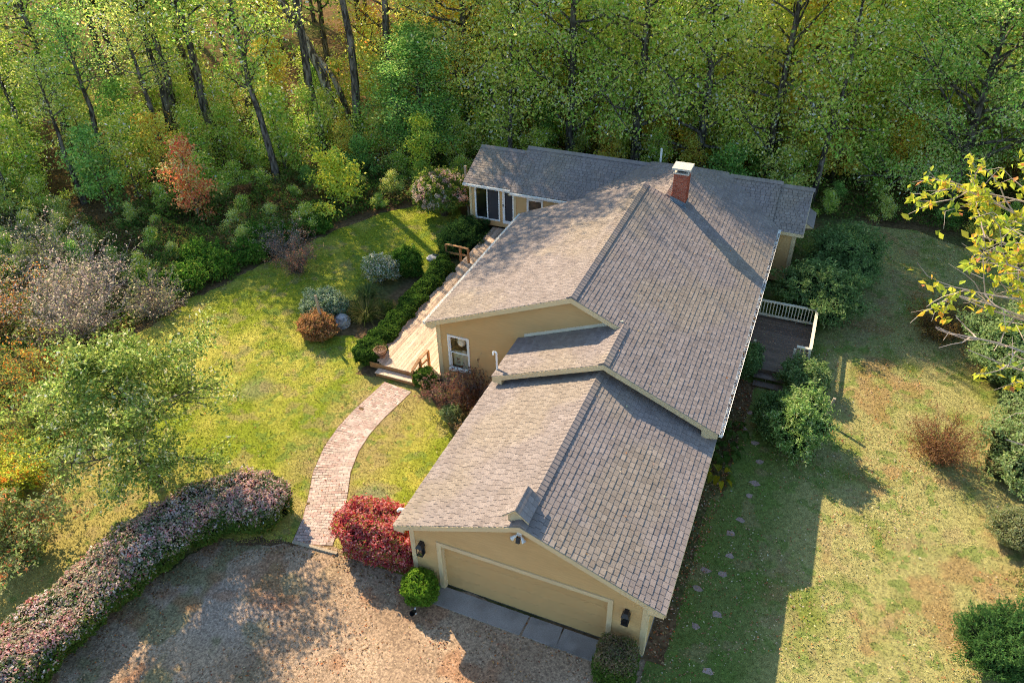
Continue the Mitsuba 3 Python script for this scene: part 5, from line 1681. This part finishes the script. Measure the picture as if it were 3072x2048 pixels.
def weeds(name, label, poly, N, h, size, pal, w, seed, scale=1.2, width=.5, dens=None):
    rng = np.random.default_rng(seed)
    x0, y0, x1, y1 = poly.bounds
    q = np.column_stack([rng.uniform(x0, x1, N * 3), rng.uniform(y0, y1, N * 3)])
    q = q[shapely.contains_xy(poly, q[:, 0], q[:, 1])][:N]
    hh = meshkit.fbm(np.column_stack([q / scale, np.zeros(len(q))]), 3, seed)
    keep = rng.random(len(q)) < smooth01((hh - (dens or .3)) / .2)
    q, hh = q[keep], hh[keep]
    z = h * np.clip((hh - .2) * 2.0, .1, 1.4) * rng.uniform(.1, 1, len(q)) ** .6
    pos = np.column_stack([q, z])
    v, f = leaf_mesh(pos, unit(rng.normal(0, .7, pos.shape) + [0, 0, .6]), size * rng.uniform(.6, 1.4, len(q)), rng, width)
    k = fresh(None, name)
    scene[k] = mikit.ply((v, f), 'leaf', color=leaf_colors(pal, w, len(q), rng, .3, pos, .6, 1.6))
    labels[k] = {'kind': 'stuff', 'label': label}


def smooth01(x):
    x = np.clip(x, 0, 1)
    return x * x * (3 - 2 * x)


weeds('undergrowth', 'tangled green and brown weeds between the left lawn and the wood', band, 150000, 1.0, .15, [(0.05, 0.10, 0.02), (0.09, 0.15, 0.03), (0.16, 0.12, 0.05), (0.20, 0.12, 0.05), (0.14, 0.17, 0.05)], [4, 4, 2, 1, 3], 311, dens=.22)
weeds('ferns', 'rusty ferns and dead stalks in the clearing at the wood edge', Polygon([(-25, 16), (-17.5, 19), (-16.8, 23), (-20, 22.5), (-24, 18.5)]), 22000, .8, .16, [(0.26, 0.13, 0.06), (0.20, 0.12, 0.06), (0.15, 0.14, 0.05), (0.32, 0.17, 0.07)], [3, 3, 2, 1], 312, width=.3, dens=.2)
weeds('undergrowth', 'low green weeds under the trees behind the house and right lawn', Polygon([(-9, 29), (9, 28.5), (14, 29.5), (26, 26), (30, 36), (-9, 36)]), 40000, .7, .16, [(0.05, 0.10, 0.02), (0.10, 0.14, 0.03), (0.16, 0.12, 0.05)], [3, 2, 2], 313)

# ------------------------------------------------------------------ the crab apple by the drive
def own_tree(name, label, cat, x, y, lines, pos, nrm, sz, pal, w, seed, rot=0.0, width=.5, gain=1.0):
    k = thing(name, label, cat)
    rng = np.random.default_rng(seed)
    v, f = tubes(lines, 6)
    scene[fresh(k, 'trunk')] = mikit.ply((v + [x, y, 0], f), 'bark', smooth=True)
    v, f = leaf_mesh(pos + [x, y, 0], nrm, sz, rng, width)
    cpart(k, 'crown', v, f, np.clip(gain * leaf_colors(pal, w, len(pos), rng, .3, pos, .35, .8), 0, .8), 'leaf', stuff=True)
    return k


lines, tips = skeleton(5.6, 1.35, lambda t: 3.3 * math.sin(PI * (0.30 + .62 * t)), 38, 401, lean=0.03, subs=9, trunk_r=.15, droop=.03, wob=.10, el=(.05, .95))
pos, nrm, sz, rng = crown_leaves(tips, 27000, .125, .16, 402, .8)
own_tree('crab_apple_tree', 'spreading small leaved fruit tree standing behind the long clipped hedge', 'tree', -10.2, 0.2, lines, pos, nrm, sz,
         [(0.085, 0.115, 0.028), (0.13, 0.165, 0.04), (0.20, 0.225, 0.075), (0.055, 0.08, 0.02), (0.33, 0.31, 0.17)], [4, 4, 2, 3, 1], 403, gain=1.75)

# brush left of the lawn
GREY, RUST = (0.34, 0.28, 0.245), (0.24, 0.17, 0.11)
BR = [((-19.6, 5.6), 3.0, 2.4, 120, GREY, ([(0.30, 0.25, 0.20), (0.16, 0.17, 0.08)], [2, 1], 2600), 'large grey leafless thicket of arching twigs left of the lawn'),
      ((-21.8, 8.0), 2.6, 2.2, 90, GREY, ([(0.34, 0.28, 0.24), (0.12, 0.15, 0.06)], [2, 1], 3000), 'grey twiggy thicket with pale seed heads at the wood edge'),
      ((-17.9, 8.4), 1.7, 1.4, 90, GREY, ([(0.16, 0.17, 0.08), (0.22, 0.18, 0.12)], [2, 1], 1200), 'low arching bare brush at the left corner of the lawn'),
      ((-23.6, 4.6), 2.8, 2.2, 80, GREY, ([(0.46, 0.15, 0.03), (0.18, 0.18, 0.06), (0.30, 0.25, 0.18)], [2.5, 3, 2], 4200), 'pale thicket with scattered orange leaves at the far left'),
      ((-18.0, 2.6), 2.0, 1.9, 70, RUST, ([(0.46, 0.16, 0.03), (0.15, 0.18, 0.05), (0.24, 0.25, 0.05)], [2.5, 3, 2], 4200), 'orange and green brush behind the spreading fruit tree'),
      ((-15.6, 0.6), 1.7, 1.6, 60, RUST, ([(0.12, 0.17, 0.04), (0.20, 0.23, 0.05), (0.34, 0.14, 0.04)], [3, 3, 1], 4800), 'yellow green brush flecked with orange left of the fruit tree'),
      ((-14.6, -1.8), 1.6, 1.4, 60, RUST, ([(0.18, 0.24, 0.04), (0.34, 0.34, 0.05), (0.44, 0.17, 0.03)], [3, 4, 1], 5600), 'bright yellow green weedy bush at the left margin'),
      ((-11.9, -3.9), 1.9, 1.2, 60, RUST, ([(0.12, 0.16, 0.05), (0.22, 0.24, 0.11), (0.30, 0.12, 0.05)], [3, 3, 1], 6500), 'pale leaved bush on the grass behind the end of the long hedge'),
      ((-25.8, 9.6), 2.4, 1.9, 60, GREY, ([(0.40, 0.30, 0.28), (0.14, 0.16, 0.07)], [1, 2], 2600), 'twiggy bush with pinkish leaves before the dark wood')]
for i, (c, h, sp, n, col, lv, lab) in enumerate(BR):
    lv = ([tuple(min(.6, 1.2 * t) for t in q) for q in lv[0]], lv[1], int(lv[2] * 1.35))
    bare_bush('brush_thicket', lab, 'bush', c, h, sp, n, 420 + i, col=col, leaves=lv, lsize=.10, rad=.016, forks=6)
weeds('undergrowth', 'yellow green weeds along the far left margin of the yard', Polygon([(-40, -2), (-20, 2), (-15.5, 1.5), (-13.2, -2.5), (-12.3, -5.5), (-16, -9), (-30, -9)]), 42000, .8, .12, [(0.10, 0.16, 0.03), (0.18, 0.21, 0.04), (0.07, 0.11, 0.025), (0.26, 0.24, 0.06)], [3, 3, 2, 1], 430, dens=.2)

# ------------------------------------------------------------------ branches of the tree at the right, close to the camera
k = thing('cherry_tree', 'yellowing cherry tree whose thin branches reach in over the right lawn', 'tree')
rng = np.random.default_rng(440)
lines = [(np.array([(14.6, -2.2, -.1), (14.4, -2.4, 5), (14.0, -2.7, 9), (13.5, -3.0, 12.5), (13.1, -3.2, 15.2), (12.8, -3.3, 17.5)]), np.array([.26, .22, .17, .12, .07, .02]))]
tips_y, tips_b = [], []
LIMBS = [((13.2, -3.1, 14.2), (9.75, -4.0, 15.75), 1.0), ((13.1, -3.2, 14.8), (10.1, -3.4, 15.45), 1.0), ((13.3, -3.1, 13.9), (10.05, -4.3, 15.45), .8), ((13.1, -3.2, 15.2), (10.45, -3.8, 16.2), 1.0),
         ((13.4, -3.0, 13.6), (10.4, -3.3, 15.3), .9), ((13.2, -3.2, 14.5), (10.6, -4.2, 15.6), 1.0), ((13.1, -3.2, 15.4), (10.7, -3.2, 15.9), 1.0), ((13.5, -3.0, 13.4), (10.05, -4.4, 15.02), .06), ((13.6, -2.9, 13.2), (9.95, -4.2, 14.85), .05),
         ((13.6, -2.9, 12.9), (10.1, -4.6, 14.72), .05), ((13.7, -2.9, 12.3), (10.3, -4.5, 14.25), .22), ((13.5, -3.0, 13.1), (10.75, -3.6, 14.8), .05), ((13.8, -2.8, 11.6), (10.9, -4.6, 13.7), .3)]
for a, b, leafy in LIMBS + [(np.array(a) + rng.normal(0, .1, 3), np.array(b) + rng.uniform([.1, -.5, -.35], [.9, .5, .45]), c) for a, b, c in LIMBS if c > .7]:
    a, b = np.array(a), np.array(b)
    t = np.linspace(0, 1, 9)[:, None]
    p = a + (b - a) * t + np.array([0, 0, 1]) * .12 * np.sin(PI * t) + np.cumsum(rng.normal(0, .045, (9, 3)), 0) * np.sin(PI * t * .5)
    lines.append((p, np.linspace(.034, .005, 9)))
    for j in range(13):
        s = rng.uniform(.35, 1) * 8
        q = p[int(min(s, 7))] + (p[int(min(s, 7)) + 1] - p[int(min(s, 7))]) * (s % 1)
        e = unit((b - a) / np.linalg.norm(b - a) + rng.normal(0, .6, 3))
        L = rng.uniform(.25, .7)
        w = [q]
        for m in range(4):
            e = unit(e + rng.normal(0, .2, 3))
            w.append(w[-1] + e * L / 4)
        lines.append((np.array(w), np.linspace(.008, .003, 5)))
        (tips_y if rng.random() < leafy else tips_b).extend(w[1:])
        for m in range(2):
            g = w[rng.integers(1, 5)]
            e2 = unit(e + rng.normal(0, .7, 3))
            lines.append((np.array([g, g + e2 * .1, g + e2 * .2]), np.array([.004, .003, .002])))
            (tips_y if rng.random() < leafy else tips_b).append(g + e2 * .18)
v, f = tubes(lines, 5)
cpart(k, 'branches', v, f, np.tile((0.46, 0.38, 0.32), (len(v), 1)) * rng.uniform(.75, 1.25, (len(v), 1)), stuff=True)
tips_y = np.array(tips_y)
N = 4300
pos = tips_y[rng.integers(0, len(tips_y), N)] + rng.normal(0, .035, (N, 3)) - [0, 0, .03]
v, f = leaf_mesh(pos, unit(rng.normal(0, .6, (N, 3)) + [0, 0, .6]), .105 * rng.uniform(.6, 1.2, N), rng, .52, .10, droop=rng.normal(0, .7, (N, 3)) - [0, 0, .8])
cpart(k, 'leaves', v, f, leaf_colors([(0.24, 0.25, 0.03), (0.32, 0.27, 0.03), (0.36, 0.20, 0.03), (0.30, 0.12, 0.05), (0.16, 0.21, 0.03)], [6, 4, .7, .3, 5], N, rng, .2) * 1.35, 'leaf', stuff=True)

# ------------------------------------------------------------------ grass blades and fallen leaves
scene['grass_blade'] = two({'type': 'diffuse', 'reflectance': proc(lambda p, n, uv: lawn_fn(p, n, uv) * 1.5)})
lp = shapely.union_all([Polygon(LAWN_L), Polygon(LAWN_R)])
NOGRASS = shapely.union_all([LineString(PATH).buffer(.60, cap_style=2), sbox(-6.7, 8.0, 8.3, 22), Polygon([(-9.9, 9.2), (-7.6, 10.2), (-7.5, 13.4), (-8.2, 15.8), (-9.6, 15.6), (-9.8, 12.6)]), sbox(6.9, -.3, 7.5, 13.2), sbox(7.1, 12.8, 9.8, 17.4)])
rng = np.random.default_rng(500)


def blades(key, label, poly, per, h, w, seed):
    rng = np.random.default_rng(seed)
    x0, y0, x1, y1 = poly.bounds
    n = int((x1 - x0) * (y1 - y0) * per)
    q = np.column_stack([rng.uniform(x0, x1, n), rng.uniform(y0, y1, n)])
    q = q[shapely.contains_xy(poly, q[:, 0], q[:, 1])]
    n = len(q)
    a = rng.random(n) * 2 * PI
    s = np.column_stack([np.cos(a), np.sin(a), np.zeros(n)]) * (w * rng.uniform(.6, 1.4, n))[:, None]
    b = np.column_stack([q, np.full(n, .004)])
    tip = b + np.column_stack([rng.normal(0, h * .5, n), rng.normal(0, h * .5, n), h * rng.uniform(.4, 1.3, n)])
    v = np.stack([b - s, b + s, tip], 1).reshape(-1, 3)
    k = fresh(None, key)
    scene[k] = mikit.ply((v, np.arange(3 * n).reshape(-1, 3)), 'grass_blade')
    labels[k] = {'kind': 'stuff', 'label': label}


yardbox = sbox(-19, -10, 19, 30)
blades('grass', 'short mown grass of the left lawn', Polygon(LAWN_L).difference(NOGRASS).intersection(yardbox), 420, .036, .013, 501)
blades('grass', 'short dry grass of the right lawn', Polygon(LAWN_R).difference(NOGRASS).intersection(yardbox), 420, .036, .013, 502)


def litter(key, label, poly, n, size, pal, w, z, seed, clump=None):
    rng = np.random.default_rng(seed)
    x0, y0, x1, y1 = poly.bounds
    q = np.column_stack([rng.uniform(x0, x1, n * 4), rng.uniform(y0, y1, n * 4)])
    q = q[shapely.contains_xy(poly, q[:, 0], q[:, 1])]
    if clump:
        m = meshkit.fbm(np.column_stack([q / clump, np.zeros(len(q))]), 3, seed)
        q = q[rng.random(len(q)) < smooth01((m - .3) / .3)]
    q = q[:n]
    pos = np.column_stack([q, z + rng.uniform(0, .025, len(q))])
    v, f = leaf_mesh(pos, unit(rng.normal(0, .35, pos.shape) + [0, 0, 1.0]), size * rng.uniform(.5, 1.4, len(q)), rng, .65, .1)
    k = fresh(None, key)
    scene[k] = mikit.ply((v, f), 'leaf', color=leaf_colors(pal, w, len(q), rng, .3))
    labels[k] = {'kind': 'stuff', 'label': label}


TAN = [(0.30, 0.19, 0.10), (0.38, 0.28, 0.17), (0.24, 0.10, 0.06), (0.46, 0.38, 0.28), (0.40, 0.16, 0.05)]
litter('fallen_leaves', 'tan and red fallen leaves scattered over the right lawn', Polygon(LAWN_R).difference(sbox(7.1, 13.4, 9.8, 17.3)).intersection(yardbox), 14000, .06, TAN, [4, 5, 3, 4, 1], .03, 510, 2.5)
litter('fallen_leaves', 'scattered fallen leaves and twigs on the gravel driveway', Polygon(DRIVE), 8500, .055, TAN + [(0.14, 0.09, 0.06)], [4, 3, 2, 2, 1, 6], .016, 511, 1.6)
litter('fallen_leaves', 'dead leaves lying in the mulch along the right wall', Polygon([(6.95, 0), (7.5, 0), (7.9, 7), (8.1, 13), (7.1, 13.2), (7.1, 6.5)]), 1100, .08, TAN + [(0.12, 0.06, 0.04)], [3, 2, 3, 1, 2, 4], .02, 512)
litter('fallen_leaves', 'pale fallen leaves on the dark right deck', sbox(7.15, 13.6, 9.7, 17.2), 42, .075, [(0.45, 0.36, 0.24), (0.36, 0.24, 0.12)], [2, 1], .445, 513)
litter('fallen_leaves', 'a few fallen leaves on the left lawn and brick path', Polygon(LAWN_L).intersection(yardbox), 1300, .065, TAN, [4, 4, 2, 2, 1], .03, 514)
litter('fallen_leaves', 'brown leaf litter under the hedge and bushes by the driveway', Polygon([(-8, -7), (-6.9, -4.5), (-6.2, -2.2), (-4.6, -.9), (-3.2, -.6), (0, -.6), (0, .1), (-5, -.2), (-6.6, -1.1), (-7.8, -3.4)]), 1500, .06, [(0.12, 0.07, 0.04), (0.22, 0.13, 0.07), (0.28, 0.2, 0.12)], [3, 3, 2], .02, 515)
litter('fallen_leaves', 'brown leaves carpeting the floor of the wood', Polygon([(-45, 0), (-29, 9), (-21, 20), (-12, 27), (8, 30), (26, 30), (40, 60), (-40, 60)]), 26000, .16, [(0.16, 0.09, 0.05), (0.26, 0.17, 0.09), (0.32, 0.20, 0.08)], [3, 3, 2], .02, 516)
# a few leaves caught on the roofs
rng = np.random.default_rng(520)
N = 60
x, y = rng.uniform(3.6, 7.2, N), rng.uniform(0, 20, N)
z = np.where(y < 6.2, 4.14 - (x - 3.5) * 1.565 / 3.85, zR(x)) + .03
pos = np.column_stack([x, y, z])
v, f = leaf_mesh(pos, unit(rng.normal(0, .3, pos.shape) + [.4, 0, .9]), .08 * rng.uniform(.5, 1.2, N), rng, .65)
k = fresh(None, 'fallen_leaves')
scene[k] = mikit.ply((v, f), 'leaf', color=leaf_colors(TAN, [3, 3, 1, 4, 1], N, rng))
labels[k] = {'kind': 'stuff', 'label': 'single dead leaves caught on the right roof slopes'}

WORD = {0: 'sixth', 1: 'fourth', 2: 'third', 3: 'fifth', 4: 'second', 5: 'farthest', 6: 'nearest', 7: 'inner third'}
# vivid green weed bushes along the edge of the left lawn
for i, (x, y, r, h) in enumerate([(-18.2, 10.6, 1.0, .75), (-17.6, 12.3, .95, .8), (-16.9, 14.0, .8, .7), (-18.9, 12.6, 1.1, .9), (-16.5, 16.0, .8, .65), (-19.3, 9.6, .9, .8), (-15.8, 17.9, .8, .6), (-17.7, 15.4, .9, .8)]):
    shrub('weed_bush', f'vivid green tangled weeds on the left lawn edge, {WORD[i]} clump counted from the house', 'bush', (x, y, h * .4), (r, r * .9, h), [(0.06, 0.15, 0.02), (0.10, 0.20, 0.03), (0.16, 0.22, 0.04), (0.04, 0.08, 0.02)], [3, 3, 2, 2], 4200, .12, 600 + i, group='weed bushes at the lawn edge', lump=.9, shaggy=.16)
